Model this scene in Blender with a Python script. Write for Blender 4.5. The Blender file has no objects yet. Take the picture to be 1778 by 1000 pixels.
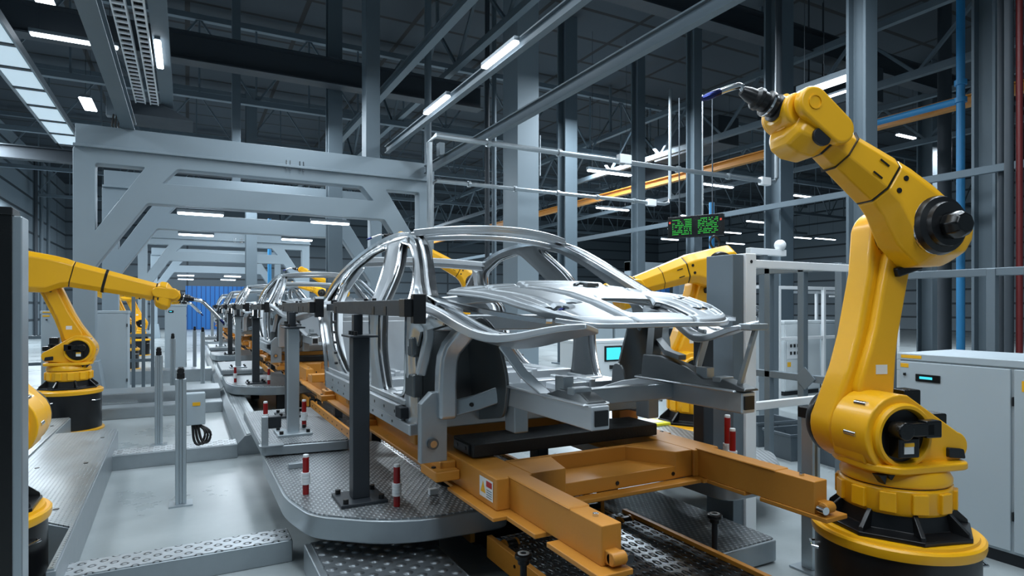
import bpy, bmesh, math, random
from mathutils import Vector, Matrix
random.seed(7)
scene = bpy.context.scene
COL = scene.collection
PI = math.pi
V = Vector

# ------------------------------------------------------------------ camera
CAMZ = 1.7
YAW = math.radians(28.0)
F = 1060.0
HX, HY = 889.0, 532.0
cd = bpy.data.cameras.new('camera')
cam = bpy.data.objects.new('camera', cd); COL.objects.link(cam)
cam.location = (0, 0, CAMZ)
cam.rotation_euler = (PI/2, 0, -YAW)
cd.sensor_width = 36.0
cd.lens = 36.0*F/1778.0
cd.shift_y = (HY-500.0)/1778.0
cd.clip_start = 0.05; cd.clip_end = 300
scene.camera = cam
CS, SN = math.cos(YAW), math.sin(YAW)

def at(px, py, Y=None, X=None, d=None, z=None):
    """world point seen at a place of the photograph, on a chosen plane"""
    r = (px-HX)/F; t = (HY-py)/F
    dx, dy = r*CS+SN, CS-r*SN
    if d is not None: k = d
    elif Y is not None: k = Y/dy
    elif X is not None: k = X/dx
    else: k = (z-CAMZ)/t
    return V((dx*k, dy*k, CAMZ+t*k))

# ------------------------------------------------------------------ helpers
ROOT = {}
def tag(o, label=None, cat=None, group=None, kind=None):
    if label: o['label'] = label
    if cat: o['category'] = cat
    if group: o['group'] = group
    if kind: o['kind'] = kind
    return o

def thing(name, label, cat, loc=(0, 0, 0), rz=0.0, group=None):
    o = bpy.data.objects.new(name, None); COL.objects.link(o)
    o.empty_display_size = .1
    o.location = loc; o.rotation_euler = (0, 0, rz)
    ROOT[o.name] = Matrix.Translation(V(loc)) @ Matrix.Rotation(rz, 4, 'Z')
    return tag(o, label, cat, group)

def dup(root, off=(0, 0, 0), label=None, rz=None, loc=None):
    kids = {}
    for o in bpy.data.objects:
        if o.parent is not None: kids.setdefault(o.parent.name, []).append(o)
    def rec(o, par):
        c = o.copy(); COL.objects.link(c)
        if par is not None: c.parent = par
        for k in kids.get(o.name, []): rec(k, c)
        return c
    r = rec(root, None)
    r.location = V(loc) if loc is not None else root.location + V(off)
    if rz is not None: r.rotation_euler = (0, 0, rz)
    if label: r['label'] = label
    return r

def chaikin(p, n=1, closed=True, q=.25):
    p = [V(a) for a in p]
    for _ in range(n):
        o = []
        m = len(p)
        rng = range(m) if closed else range(m-1)
        if not closed: o.append(p[0])
        for i in rng:
            a, b = p[i], p[(i+1) % m]
            o.append(a.lerp(b, q)); o.append(a.lerp(b, 1-q))
        if not closed: o.append(p[-1])
        p = o
    return p

def rounded(p, r, n=4):
    """polygon with corners of radius about r"""
    out = []; m = len(p)
    for i in range(m):
        a, b, c = V(p[i-1]), V(p[i]), V(p[(i+1) % m])
        da, dc = a-b, c-b
        k = min(r, da.length*.45, dc.length*.45)
        s, e = b+da.normalized()*k, b+dc.normalized()*k
        for j in range(n+1):
            t = j/n
            out.append(s*(1-t)**2 + b*2*t*(1-t) + e*t*t)
    return out

class MB:
    def __init__(self, local=False):
        self.bm = bmesh.new(); self.local = local
    def raw(self, vs, fs):
        v = [self.bm.verts.new(a) for a in vs]
        for f in fs:
            try: self.bm.faces.new([v[i] for i in f])
            except ValueError: pass
        return self
    def box(self, x0, x1, y0, y1, z0, z1):
        return self.raw([(x0,y0,z0),(x1,y0,z0),(x1,y1,z0),(x0,y1,z0),(x0,y0,z1),(x1,y0,z1),(x1,y1,z1),(x0,y1,z1)],
                        [(0,3,2,1),(4,5,6,7),(0,1,5,4),(1,2,6,5),(2,3,7,6),(3,0,4,7)])
    def obox(self, c, s, ex, up=(0, 0, 1)):
        ex = V(ex).normalized(); up = V(up); ey = up.cross(ex).normalized(); ez = ex.cross(ey)
        c = V(c); vs = []
        for k in (-.5, .5):
            for a, b in ((-.5,-.5),(.5,-.5),(.5,.5),(-.5,.5)):
                vs.append(c+ex*a*s[0]+ey*b*s[1]+ez*k*s[2])
        return self.raw(vs, [(0,3,2,1),(4,5,6,7),(0,1,5,4),(1,2,6,5),(2,3,7,6),(3,0,4,7)])
    def rings(self, rings, closed=False, caps=True):
        n = len(rings[0]); vs = [p for r in rings for p in r]; fs = []
        m = len(rings)
        for i in range(m if closed else m-1):
            for j in range(n):
                a = i*n+j; b = i*n+(j+1) % n; c = ((i+1) % m)*n+(j+1) % n; d = ((i+1) % m)*n+j
                fs.append((a, b, c, d))
        if caps and not closed:
            fs.append(tuple(range(n-1, -1, -1))); fs.append(tuple(range((m-1)*n, m*n)))
        return self.raw(vs, fs)
    def lathe(self, prof, o=(0,0,0), ax=(0,0,1), seg=32):
        ax = V(ax).normalized(); o = V(o)
        u = ax.orthogonal().normalized(); w = ax.cross(u)
        rs = []
        for r, h in prof:
            r = max(r, .0004)
            rs.append([o+ax*h+(u*math.cos(2*PI*k/seg)+w*math.sin(2*PI*k/seg))*r for k in range(seg)])
        return self.rings(rs)
    def cyl(self, a, b, r, r2=None, seg=20):
        a, b = V(a), V(b); L = (b-a).length
        return self.lathe([(r, 0), (r if r2 is None else r2, L)], a, b-a, seg)
    def sweep(self, pts, sec, up=(0,0,1), scale=None, closed=False):
        """section sec (list of (side, up)) carried along pts"""
        pts = [V(p) for p in pts]; rs = []; n = len(pts); up = V(up)
        for i, p in enumerate(pts):
            if closed: t = (pts[(i+1) % n]-pts[i-1])
            else: t = pts[min(i+1, n-1)]-pts[max(i-1, 0)]
            t.normalize()
            s = t.cross(up)
            if s.length < 1e-4: s = t.orthogonal()
            s.normalize(); u = s.cross(t)
            k = 1 if scale is None else scale[i]
            rs.append([p+s*a*k+u*b*k for a, b in sec])
        return self.rings(rs, closed=closed)
    def bar(self, pts, w, h, up=(0,0,1), scale=None, closed=False):
        return self.sweep(pts, [(-w/2,-h/2),(w/2,-h/2),(w/2,h/2),(-w/2,h/2)], up, scale, closed)
    def tube(self, pts, r, seg=10, up=(.13,.21,.97), closed=False, scale=None):
        return self.sweep(pts, [(r*math.cos(2*PI*k/seg), r*math.sin(2*PI*k/seg)) for k in range(seg)], up, scale, closed)
    def prism(self, poly, fn, w0, w1):
        n = len(poly)
        vs = [fn(p[0], p[1], w0) for p in poly]+[fn(p[0], p[1], w1) for p in poly]
        fs = [tuple(range(n-1, -1, -1)), tuple(range(n, 2*n))]
        for i in range(n):
            j = (i+1) % n; fs.append((i, j, n+j, n+i))
        return self.raw(vs, fs)
    def ball(self, c, r, seg=16, sq=(1,1,1)):
        c = V(c); rs = []
        for i in range(1, seg//2):
            th = PI*i/(seg//2)
            rs.append([c+V((r*sq[0]*math.sin(th)*math.cos(2*PI*k/seg), r*sq[1]*math.sin(th)*math.sin(2*PI*k/seg), -r*sq[2]*math.cos(th))) for k in range(seg)])
        return self.rings(rs)
    def each(self, name, mat, parent=None, **kw):
        """every loose piece becomes a part of its own"""
        bm = self.bm; bm.verts.index_update(); seen = set(); out = []
        for v in list(bm.verts):
            if v in seen: continue
            st = [v]; isl = []; seen.add(v)
            while st:
                a = st.pop(); isl.append(a)
                for e in a.link_edges:
                    b = e.other_vert(a)
                    if b not in seen: seen.add(b); st.append(b)
            ix = {a: i for i, a in enumerate(isl)}; fs = {f for a in isl for f in a.link_faces}
            m = MB(self.local).raw([a.co.copy() for a in isl], [[ix[q] for q in f.verts] for f in fs])
            out.append(m.build(name, mat, parent, **kw))
        bm.free()
        return out
    def build(self, name, mat, parent=None, bevel=0, bseg=2, ang=35, label=None, kind=None):
        bm = self.bm
        bmesh.ops.recalc_face_normals(bm, faces=bm.faces)
        me = bpy.data.meshes.new(name)
        if parent is not None and not self.local:
            bm.transform(ROOT[parent.name].inverted())
        bm.to_mesh(me); bm.free()
        me.shade_smooth(); me.set_sharp_from_angle(angle=math.radians(ang))
        me.materials.append(mat)
        o = bpy.data.objects.new(name, me); COL.objects.link(o)
        if parent is not None:
            o.parent = parent; ROOT[o.name] = ROOT[parent.name]
        if bevel:
            b = o.modifiers.new('bevel', 'BEVEL'); b.width = bevel; b.segments = bseg
            b.limit_method = 'ANGLE'; b.angle_limit = math.radians(32); b.harden_normals = True
        return tag(o, label=label, kind=kind)

def ell(cx, cy, rx, ry, n=24, a0=0.0, a1=2*PI):
    return [(cx+rx*math.cos(a0+(a1-a0)*k/n), cy+ry*math.sin(a0+(a1-a0)*k/n)) for k in range(n)]

def hull2(c0, r0, c1, r1, wm=None, n=14):
    """outline of two discs joined by flanks (optional waist half-width wm)"""
    c0, c1 = V((c0[0], c0[1])), V((c1[0], c1[1]))
    d = (c1-c0); L = d.length; d.normalize(); p = V((-d.y, d.x))
    out = []
    for k in range(n+1):
        a = -PI/2-PI*k/n
        out.append(c0+(d*math.cos(a)+p*math.sin(a))*r0)
    if wm:
        for t in (.28, .45, .62, .78):
            out.append(c0+d*L*t+p*wm*(1.12 if t < .4 else 1.0))
    for k in range(n+1):
        a = PI/2-PI*k/n
        out.append(c1+(d*math.cos(a)+p*math.sin(a))*r1)
    if wm:
        for t in (.78, .62, .45, .28):
            out.append(c0+d*L*t-p*wm*(1.12 if t < .4 else 1.0))
    return out

def sheet(contours, thick, bev):
    """a flat sheet with holes as (verts, faces) in (u, v, w)"""
    cu = bpy.data.curves.new('tmp', 'CURVE'); cu.dimensions = '2D'; cu.fill_mode = 'BOTH'
    for c in contours:
        s = cu.splines.new('POLY'); s.points.add(len(c)-1)
        for q, p in zip(s.points, c): q.co = (p[0], p[1], 0, 1)
        s.use_cyclic_u = True
    cu.extrude = thick/2; cu.bevel_depth = bev; cu.bevel_resolution = 1
    o = bpy.data.objects.new('tmp', cu); COL.objects.link(o)
    ev = o.evaluated_get(bpy.context.evaluated_depsgraph_get())
    me = ev.to_mesh()
    vs = [v.co.copy() for v in me.vertices]; fs = [tuple(p.vertices) for p in me.polygons]
    ev.to_mesh_clear()
    bpy.data.objects.remove(o); bpy.data.curves.remove(cu)
    return vs, fs

# ------------------------------------------------------------------ materials
def lin(c):
    f = lambda x: x/12.92 if x <= .04045 else ((x+.055)/1.055)**2.4
    return tuple(f(x/255.0) for x in c)+(1.0,)

class NT:
    def __init__(self, name):
        self.m = bpy.data.materials.new(name); self.m.use_nodes = True
        self.t = self.m.node_tree; self.n = self.t.nodes; self.b = self.n['Principled BSDF']
    def new(self, ty, **kw):
        n = self.n.new(ty)
        for k, v in kw.items():
            if k in n.inputs: n.inputs[k].default_value = v
            else: setattr(n, k, v)
        return n
    def link(self, a, b): self.t.links.new(a, b)

def mat(name, col, rough=.5, metal=0.0, var=.12, scale=6.0, rvar=.12, bump=0.0, bscale=60.0, coat=0.0, stretch=(1,1,1), dirt=None, dirt_at=.62, spec=.5):
    N = NT(name); b = N.b
    b.inputs['Metallic'].default_value = metal
    b.inputs['Coat Weight'].default_value = coat
    b.inputs['Specular IOR Level'].default_value = spec
    tc = N.new('ShaderNodeTexCoord'); mp = N.new('ShaderNodeMapping'); mp.inputs['Scale'].default_value = stretch
    N.link(tc.outputs['Object'], mp.inputs[0])
    nz = N.new('ShaderNodeTexNoise', Scale=scale, Detail=6.0, Roughness=.6); N.link(mp.outputs[0], nz.inputs['Vector'])
    c = lin(col)
    mx = N.new('ShaderNodeMix', data_type='RGBA')
    mx.inputs[6].default_value = tuple(x*(1-var) for x in c[:3])+(1,)
    mx.inputs[7].default_value = tuple(min(1, x*(1+var)) for x in c[:3])+(1,)
    N.link(nz.outputs[0], mx.inputs[0])
    out = mx.outputs[2]
    if dirt:
        n2 = N.new('ShaderNodeTexNoise', Scale=scale*1.7, Detail=9.0, Roughness=.72); N.link(mp.outputs[0], n2.inputs['Vector'])
        mr = N.new('ShaderNodeMapRange'); mr.inputs[1].default_value = dirt_at; mr.inputs[2].default_value = dirt_at+.06
        N.link(n2.outputs[0], mr.inputs[0])
        m2 = N.new('ShaderNodeMix', data_type='RGBA'); m2.inputs[7].default_value = lin(dirt)
        N.link(mr.outputs[0], m2.inputs[0]); N.link(out, m2.inputs[6]); out = m2.outputs[2]
    N.link(out, b.inputs['Base Color'])
    rr = N.new('ShaderNodeMapRange'); rr.inputs[3].default_value = max(.02, rough-rvar); rr.inputs[4].default_value = min(1, rough+rvar)
    N.link(nz.outputs[0], rr.inputs[0]); N.link(rr.outputs[0], b.inputs['Roughness'])
    if bump:
        n3 = N.new('ShaderNodeTexNoise', Scale=bscale, Detail=3.0); N.link(mp.outputs[0], n3.inputs['Vector'])
        bp = N.new('ShaderNodeBump', Strength=bump, Distance=.01); N.link(n3.outputs[0], bp.inputs['Height']); N.link(bp.outputs[0], b.inputs['Normal'])
    return N.m

def dotted(name, col, pitch, lo, hi, rough=.3, metal=1.0, depth=.006, aspect=1.0, ring=False, hole=None, rot=45.0):
    """plate with a regular pattern of raised (or pierced) studs"""
    N = NT(name); b = N.b; b.inputs['Metallic'].default_value = metal
    tc = N.new('ShaderNodeTexCoord'); mp = N.new('ShaderNodeMapping')
    mp.inputs['Rotation'].default_value = (0, 0, math.radians(rot))
    m0 = N.new('ShaderNodeMapping'); m0.inputs['Scale'].default_value = (1/pitch, aspect/pitch, 0)
    N.link(tc.outputs['Object'], m0.inputs[0]); N.link(m0.outputs[0], mp.inputs[0])
    vo = N.new('ShaderNodeTexVoronoi', voronoi_dimensions='2D'); vo.inputs['Randomness'].default_value = 0; vo.inputs['Scale'].default_value = 1
    N.link(mp.outputs[0], vo.inputs['Vector'])
    mr = N.new('ShaderNodeMapRange', interpolation_type='SMOOTHSTEP'); mr.inputs[1].default_value = hi; mr.inputs[2].default_value = lo
    N.link(vo.outputs['Distance'], mr.inputs[0])
    h = mr.outputs[0]
    if ring or hole:
        m2 = N.new('ShaderNodeMapRange', interpolation_type='SMOOTHSTEP'); m2.inputs[1].default_value = lo*.95; m2.inputs[2].default_value = lo*.7
        N.link(vo.outputs['Distance'], m2.inputs[0])
        sb = N.new('ShaderNodeMath', operation='SUBTRACT'); N.link(h, sb.inputs[0]); N.link(m2.outputs[0], sb.inputs[1]); h = sb.outputs[0]
    bp = N.new('ShaderNodeBump', Strength=1.0, Distance=depth); N.link(h, bp.inputs['Height']); N.link(bp.outputs[0], b.inputs['Normal'])
    nz = N.new('ShaderNodeTexNoise', Scale=5.0, Detail=6.0); N.link(tc.outputs['Object'], nz.inputs['Vector'])
    rr = N.new('ShaderNodeMapRange'); rr.inputs[3].default_value = rough-.1; rr.inputs[4].default_value = rough+.15
    N.link(nz.outputs[0], rr.inputs[0]); N.link(rr.outputs[0], b.inputs['Roughness'])
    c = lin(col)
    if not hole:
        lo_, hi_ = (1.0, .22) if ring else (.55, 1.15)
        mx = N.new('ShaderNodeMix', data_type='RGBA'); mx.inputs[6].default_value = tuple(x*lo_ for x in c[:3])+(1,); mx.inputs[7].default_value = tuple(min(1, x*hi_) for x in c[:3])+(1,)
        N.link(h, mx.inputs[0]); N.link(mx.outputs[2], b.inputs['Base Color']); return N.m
    if hole:
        mx = N.new('ShaderNodeMix', data_type='RGBA'); mx.inputs[6].default_value = c; mx.inputs[7].default_value = lin(hole)
        N.link(m2.outputs[0], mx.inputs[0]); N.link(mx.outputs[2], b.inputs['Base Color'])
    else: b.inputs['Base Color'].default_value = c
    return N.m

def glow(name, col, k):
    N = NT(name); b = N.b
    b.inputs['Base Color'].default_value = lin(col)
    b.inputs['Emission Color'].default_value = lin(col); b.inputs['Emission Strength'].default_value = k
    return N.m

def panels(name, col, seam, bw, bh, vec=(0, 0, 0), rough=.7, mortar=.02, bump=.4, off=0.0, metal=0.0):
    N = NT(name); b = N.b; b.inputs['Roughness'].default_value = rough; b.inputs['Metallic'].default_value = metal
    tc = N.new('ShaderNodeTexCoord'); mp = N.new('ShaderNodeMapping'); mp.inputs['Rotation'].default_value = vec
    N.link(tc.outputs['Object'], mp.inputs[0])
    br = N.new('ShaderNodeTexBrick', offset=off); br.inputs['Scale'].default_value = 1
    c = lin(col)
    br.inputs['Color1'].default_value = tuple(x*.92 for x in c[:3])+(1,); br.inputs['Color2'].default_value = tuple(x*1.06 for x in c[:3])+(1,); br.inputs['Mortar'].default_value = lin(seam)
    br.inputs['Mortar Size'].default_value = mortar; br.inputs['Brick Width'].default_value = bw; br.inputs['Row Height'].default_value = bh
    N.link(mp.outputs[0], br.inputs['Vector']); N.link(br.outputs['Color'], b.inputs['Base Color'])
    if bump:
        bp = N.new('ShaderNodeBump', Strength=bump, Distance=.03); bp.invert = True
        N.link(br.outputs['Fac'], bp.inputs['Height']); N.link(bp.outputs[0], b.inputs['Normal'])
    return N.m

M = {}
M['yellow'] = mat('robot_yellow_paint', (240,176,16), .36, var=.06, scale=3, rvar=.06, coat=.15)
M['amber'] = mat('skid_orange_paint', (194,130,46), .45, var=.12, scale=4, dirt=(92,62,44), dirt_at=.665, bump=.06)
M['black'] = mat('black_plastic', (17,18,20), .32, var=.2)
M['blackm'] = mat('black_steel', (34,38,43), .42, .35, var=.2)
M['slate'] = mat('slate_fixture_paint', (46,52,58), .45, .25, var=.15)
M['zinc'] = mat('galvanised_steel', (158,166,171), .38, .72, var=.12, scale=9)
M['alu'] = mat('anodised_aluminium', (176,186,192), .34, .75, var=.06, scale=3, stretch=(1,1,.2))
M['body'] = mat('bare_body_metal', (196,201,205), .31, .78, var=.08, scale=5, rvar=.06)
M['bodyw'] = mat('bare_pressing_metal', (196,201,205), .34, .65, var=.05, scale=5, rvar=.06)
M['bonnet'] = mat('bare_bonnet_metal', (128,134,138), .40, .85, var=.05, scale=5, rvar=.05)
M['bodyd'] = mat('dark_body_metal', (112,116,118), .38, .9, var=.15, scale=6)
M['chrome'] = mat('bright_steel', (210,212,214), .16, 1.0, var=.05)
M['gantry'] = mat('gantry_grey_paint', (136,150,159), .5, .1, var=.05, scale=2)
M['steelp'] = mat('roof_steel_paint', (96,110,119), .55, .1, var=.08, scale=2)
M['steeld'] = mat('dark_roof_steel', (52,60,67), .6, .1, var=.12, scale=2)
M['fence'] = mat('fence_grey_paint', (104,116,124), .42, .25, var=.05, scale=3)
M['fencew'] = mat('fence_white_profile', (238,241,243), .4, .05, var=.04, scale=3)
M['cab'] = mat('cabinet_grey_enamel', (168,180,187), .42, var=.03, scale=2)
M['cabw'] = mat('cabinet_white_enamel', (206,213,216), .42, var=.03, scale=2)
M['white'] = mat('white_plastic', (226,230,232), .4, var=.03)
M['red'] = mat('red_sleeve', (142,14,18), .35, var=.15)
M['redp'] = mat('red_pipe_paint', (96,20,22), .5, var=.15)
M['blue'] = mat('blue_pipe_paint', (44,128,180), .45, var=.08)
M['bluec'] = panels('blue_strip_curtain', (28,104,176), (14,62,120), .3, 30, (PI/2,0,0), .5, .03, .5)
M['bin'] = mat('grey_tote_plastic', (78,89,97), .5, var=.06)
M['label'] = mat('yellow_sticker', (236,176,24), .5, var=.05)
M['paper'] = mat('white_sticker', (222,226,226), .5, var=.04)
M['warnred'] = mat('red_print', (176,32,34), .5, var=.05)
M['cable'] = mat('black_rubber', (14,14,15), .5, var=.1)
M['lampglass'] = glow('lamp_diffuser', (236,246,255), 9.0)
M['lampsoft'] = glow('lamp_panel', (200,220,232), .62)
M['led'] = glow('green_led', (40,170,52), .32)
M['ledred'] = glow('red_led', (190,60,40), .5)
M['screen'] = glow('teal_screen', (60,190,205), 1.1)
M['panelblk'] = mat('black_panel', (10,12,13), .25, var=.1)
M['glassblue'] = mat('heat_blued_tip', (46,54,104), .25, .9, var=.2)
M['tread'] = dotted('tread_plate', (182,188,192), .03, .2, .36, .38, .65, .012, .62)
M['steps'] = dotted('pierced_stud_plate', (196,202,206), .08, .2, .34, .40, .7, .012, 1.0, ring=True)
M['studs'] = dotted('domed_stud_plate', (166,174,180), .088, .04, .38, .38, .65, .03, 1.0)
M['grating'] = dotted('serrated_grating', (172,180,184), .03, .14, .3, .36, .95, .006, .8, hole=(38,44,48), rot=0)
M['belt'] = dotted('black_chain_belt', (70,75,79), .05, .2, .40, .22, .95, .02, .55, hole=(5,6,6), rot=0)
M['rubber'] = mat('black_ribbed_pad', (27,31,34), .5, .1, var=.25, scale=14, bump=.25, bscale=90)
# ------------------------------------------------------------------ the hall
def floor_mat():
    N = NT('polished_concrete'); b = N.b
    tc = N.new('ShaderNodeTexCoord')
    n1 = N.new('ShaderNodeTexNoise', Scale=.9, Detail=8.0, Roughness=.65); N.link(tc.outputs['Object'], n1.inputs['Vector'])
    n2 = N.new('ShaderNodeTexNoise', Scale=9.0, Detail=8.0, Roughness=.7); N.link(tc.outputs['Object'], n2.inputs['Vector'])
    cr = N.new('ShaderNodeValToRGB'); N.link(n1.outputs[0], cr.inputs[0])
    cr.color_ramp.elements[0].position = .3; cr.color_ramp.elements[0].color = lin((138,147,150))
    cr.color_ramp.elements[1].position = .7; cr.color_ramp.elements[1].color = lin((168,176,178))
    mr = N.new('ShaderNodeMapRange'); mr.inputs[1].default_value = .68; mr.inputs[2].default_value = .74; N.link(n2.outputs[0], mr.inputs[0])
    mx = N.new('ShaderNodeMix', data_type='RGBA'); mx.inputs[7].default_value = lin((192,197,197)); N.link(mr.outputs[0], mx.inputs[0]); N.link(cr.outputs[0], mx.inputs[6])
    N.link(mx.outputs[2], b.inputs['Base Color'])
    rr = N.new('ShaderNodeMapRange'); rr.inputs[3].default_value = .18; rr.inputs[4].default_value = .42; N.link(n1.outputs[0], rr.inputs[0]); N.link(rr.outputs[0], b.inputs['Roughness'])
    return N.m
XL, XR, YB, YF, ZC = -7.5, 46.0, 52.0, -8.0, 10.2
M['floor'] = floor_mat()
M['ceil'] = panels('dark_roof_panels', (48,58,66), (13,17,20), 3.0, 1.6, (0,0,0), .8, .07, .3)
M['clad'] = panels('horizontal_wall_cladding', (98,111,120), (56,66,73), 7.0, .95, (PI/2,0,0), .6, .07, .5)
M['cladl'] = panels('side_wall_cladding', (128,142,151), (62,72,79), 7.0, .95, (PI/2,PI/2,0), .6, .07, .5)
MB().box(XL-.3, XR+.3, YF, YB+.3, -.3, 0).build('floor', M['floor'], kind='structure')
MB().box(XL-.3, XR+.3, YF, YB+.3, ZC, ZC+.3).build('ceiling', M['ceil'], kind='structure')
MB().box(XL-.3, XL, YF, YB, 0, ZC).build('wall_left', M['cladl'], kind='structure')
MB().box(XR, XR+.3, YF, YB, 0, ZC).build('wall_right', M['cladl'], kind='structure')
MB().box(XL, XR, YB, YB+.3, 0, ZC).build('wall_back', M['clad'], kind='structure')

# roof trusses: one thing each, running across the hall
def truss(Y, z0, z1, label, x0=-7.2, x1=45, step=1.5, r=.05):
    t = thing('roof_truss', label, 'roof truss', (0, Y, z0), group='trusses under the roof')
    m = MB(); m.box(x0, x1, Y-.09, Y+.09, z0-.08, z0+.08); m.build('bottom_chord', M['steelp'], t)
    m = MB(); m.box(x0, x1, Y-.09, Y+.09, z1-.08, z1+.08); m.build('top_chord', M['steelp'], t)
    m = MB(); n = int((x1-x0)/step)
    for i in range(n):
        a = x0+i*step
        m.bar([(a, Y, z0), (a+step, Y, z1)] if i % 2 == 0 else [(a, Y, z1), (a+step, Y, z0)], r, r, (0,1,0))
        m.box(a-.025, a+.025, Y-.025, Y+.025, z0, z1)
    m.build('lattice', M['steelp'], t)
for i, (Y, z0) in enumerate(((19.5, 7.7), (26, 7.7), (33, 7.7), (41, 7.7))):
    truss(Y, z0, 9.9, ['first lattice roof truss behind the deep dark crane beam', 'second lattice roof truss behind the deep dark crane beam', 'third lattice roof truss behind the deep dark crane beam', 'farthest lattice roof truss, close to the back wall'][i])

# long lattice girders running down the hall
def girder_y(X, z0, z1, y0, y1, label):
    t = thing('lattice_girder', label, 'girder', (X, y0, z0), group='lattice girders along the hall')
    m = MB(); m.box(X-.08, X+.08, y0, y1, z0-.08, z0+.08); m.build('bottom_chord', M['steelp'], t)
    m = MB(); m.box(X-.08, X+.08, y0, y1, z1-.08, z1+.08); m.build('top_chord', M['steelp'], t)
    m = MB(); n = int((y1-y0)/1.4)
    for i in range(n):
        a = y0+i*1.4
        m.bar([(X, a, z0), (X, a+1.4, z1)] if i % 2 == 0 else [(X, a, z1), (X, a+1.4, z0)], .07, .07, (1,0,0))
    m.build('lattice', M['steelp'], t)
    m = MB()
    for k in range(int((y1-y0)/7)+1): m.box(X-.04, X+.04, y0+k*7-.04, y0+k*7+.04, z1, ZC)
    m.each('hanger_post', M['steelp'], t)
girder_y(6.15, 7.9, 9.4, 9, 50, 'lattice girder running down the hall above the parked line, left of the big column')
girder_y(14.4, 6.9, 8.3, 5, 50, 'lattice girder above the slim columns and the scoreboard')
girder_y(20.5, 6.9, 8.3, 8, 50, 'lattice girder high behind the blue pipe frame')

def ibeam(m, a, b, w, h, t=.03, up=(0,0,1)):
    s = [(-w/2,-h/2),(w/2,-h/2),(w/2,-h/2+t),(t/2,-h/2+t),(t/2,h/2-t),(w/2,h/2-t),(w/2,h/2),(-w/2,h/2),(-w/2,h/2-t),(-t/2,h/2-t),(-t/2,-h/2+t),(-w/2,-h/2+t)]
    return m.sweep([a, b], s, up)

o = ibeam(MB(), (-7.3, 15, 7.3), (7.0, 15, 7.3), .4, .62).build('roof_beam', M['steeld']); tag(o, 'deep dark crane beam crossing behind the white cable trays', 'beam')
o = ibeam(MB(), (-7.3, 23, 6.3), (7.0, 23, 6.3), .3, .4).build('roof_beam', M['steeld']); tag(o, 'slimmer dark beam crossing just above the first gantry', 'beam')
o = ibeam(MB(), (4.2, 8, 6.9), (4.2, 30, 6.9), .16, .2).build('roof_beam', M['steelp']); tag(o, 'grey beam running back under the roof to the left of the big column', 'beam')
o = ibeam(MB(), (7.5, 10.5, 8.6), (45, 10.5, 8.6), .4, .6).build('roof_beam', M['steeld']); tag(o, 'dark beam crossing the roof high above the scoreboard', 'beam')
# large square ducts high on the right
for (x, y, z, s, L, lab) in ((15.4, 11.0, 7.4, .9, 3.2, 'square duct box under the roof above the torch tip of the front robot'),
                             (15.2, 15.4, 7.3, .9, 3.0, 'square duct box behind the nearest one under the roof'),
                             (17.2, 19.8, 7.3, .9, 3.0, 'square duct box farthest back of the three under the roof')):
    m = MB(); m.box(x-s/2, x+s/2, y-L/2, y+L/2, z-s/2, z+s/2); [m.box(x+q-.02, x+q+.02, y-.02, y+.02, z+s/2, ZC-.004) for q in (-.3, .3)]
    d = m.build('air_duct', M['steeld'], bevel=.02); tag(d, lab, 'duct', group='duct boxes under the roof')
# orange crane rail
o = ibeam(MB(), (15.0, 4.6, 6.17), (15.0, 44, 6.17), .2, .24).build('crane_rail', M['amber']); tag(o, 'orange crane rail running down the hall on the right', 'crane rail')

# ------------------------------------------------------------------ columns
def column(X, Y, w, dpt, label, mt='steelp', z1=ZC, hsec=True, group='hall columns'):
    t = thing('steel_column', label, 'column', (X, Y, 0), group=group)
    m = MB()
    if hsec: ibeam(m, (X, Y, 0), (X, Y, z1), w, dpt, .05, (0,1,0))
    else: m.box(X-w/2, X+w/2, Y-dpt/2, Y+dpt/2, 0, z1)
    m.build('shaft', M[mt], t, bevel=.008)
    MB().box(X-w*.8, X+w*.8, Y-dpt*.8, Y+dpt*.8, 0, .04).build('base_plate', M[mt], t)
column(7.15, 13.0, .58, .75, 'broad pale column rising behind the front car body to the roof', 'gantry', hsec=False)
for (px, Y, w, lab) in ((985, 15.2, .42, 'grey column just right of the broad pale column'),
                        (1108, 15.8, .32, 'slim column behind the two conduit boxes'),
                        (1205, 12.6, .30, 'slim column rising behind the green scoreboard'),
                        (1352, 9.6, .44, 'column behind the torch robot wrist'),
                        (1496, 6.2, .32, 'tall column beside the forearm of the front yellow robot'),
                        (1716, 5.7, .36, 'tall column beside the blue pipe upright, above the large grey cabinet'),
                        (1612, 12.0, .5, 'shadowed column between the front robot elbow and the blue pipe'),
                        (580, 15.6, .34, 'column rising behind the left end of the parked cars'),
                        (436, 26.0, .4, 'thin distant column above the first gantry')):
    p = at(px, 500, Y=Y); column(p.x, p.y, w, w*1.05, lab)
# brackets on the right-hand column
p = at(1716, 500, Y=5.7)

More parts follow.
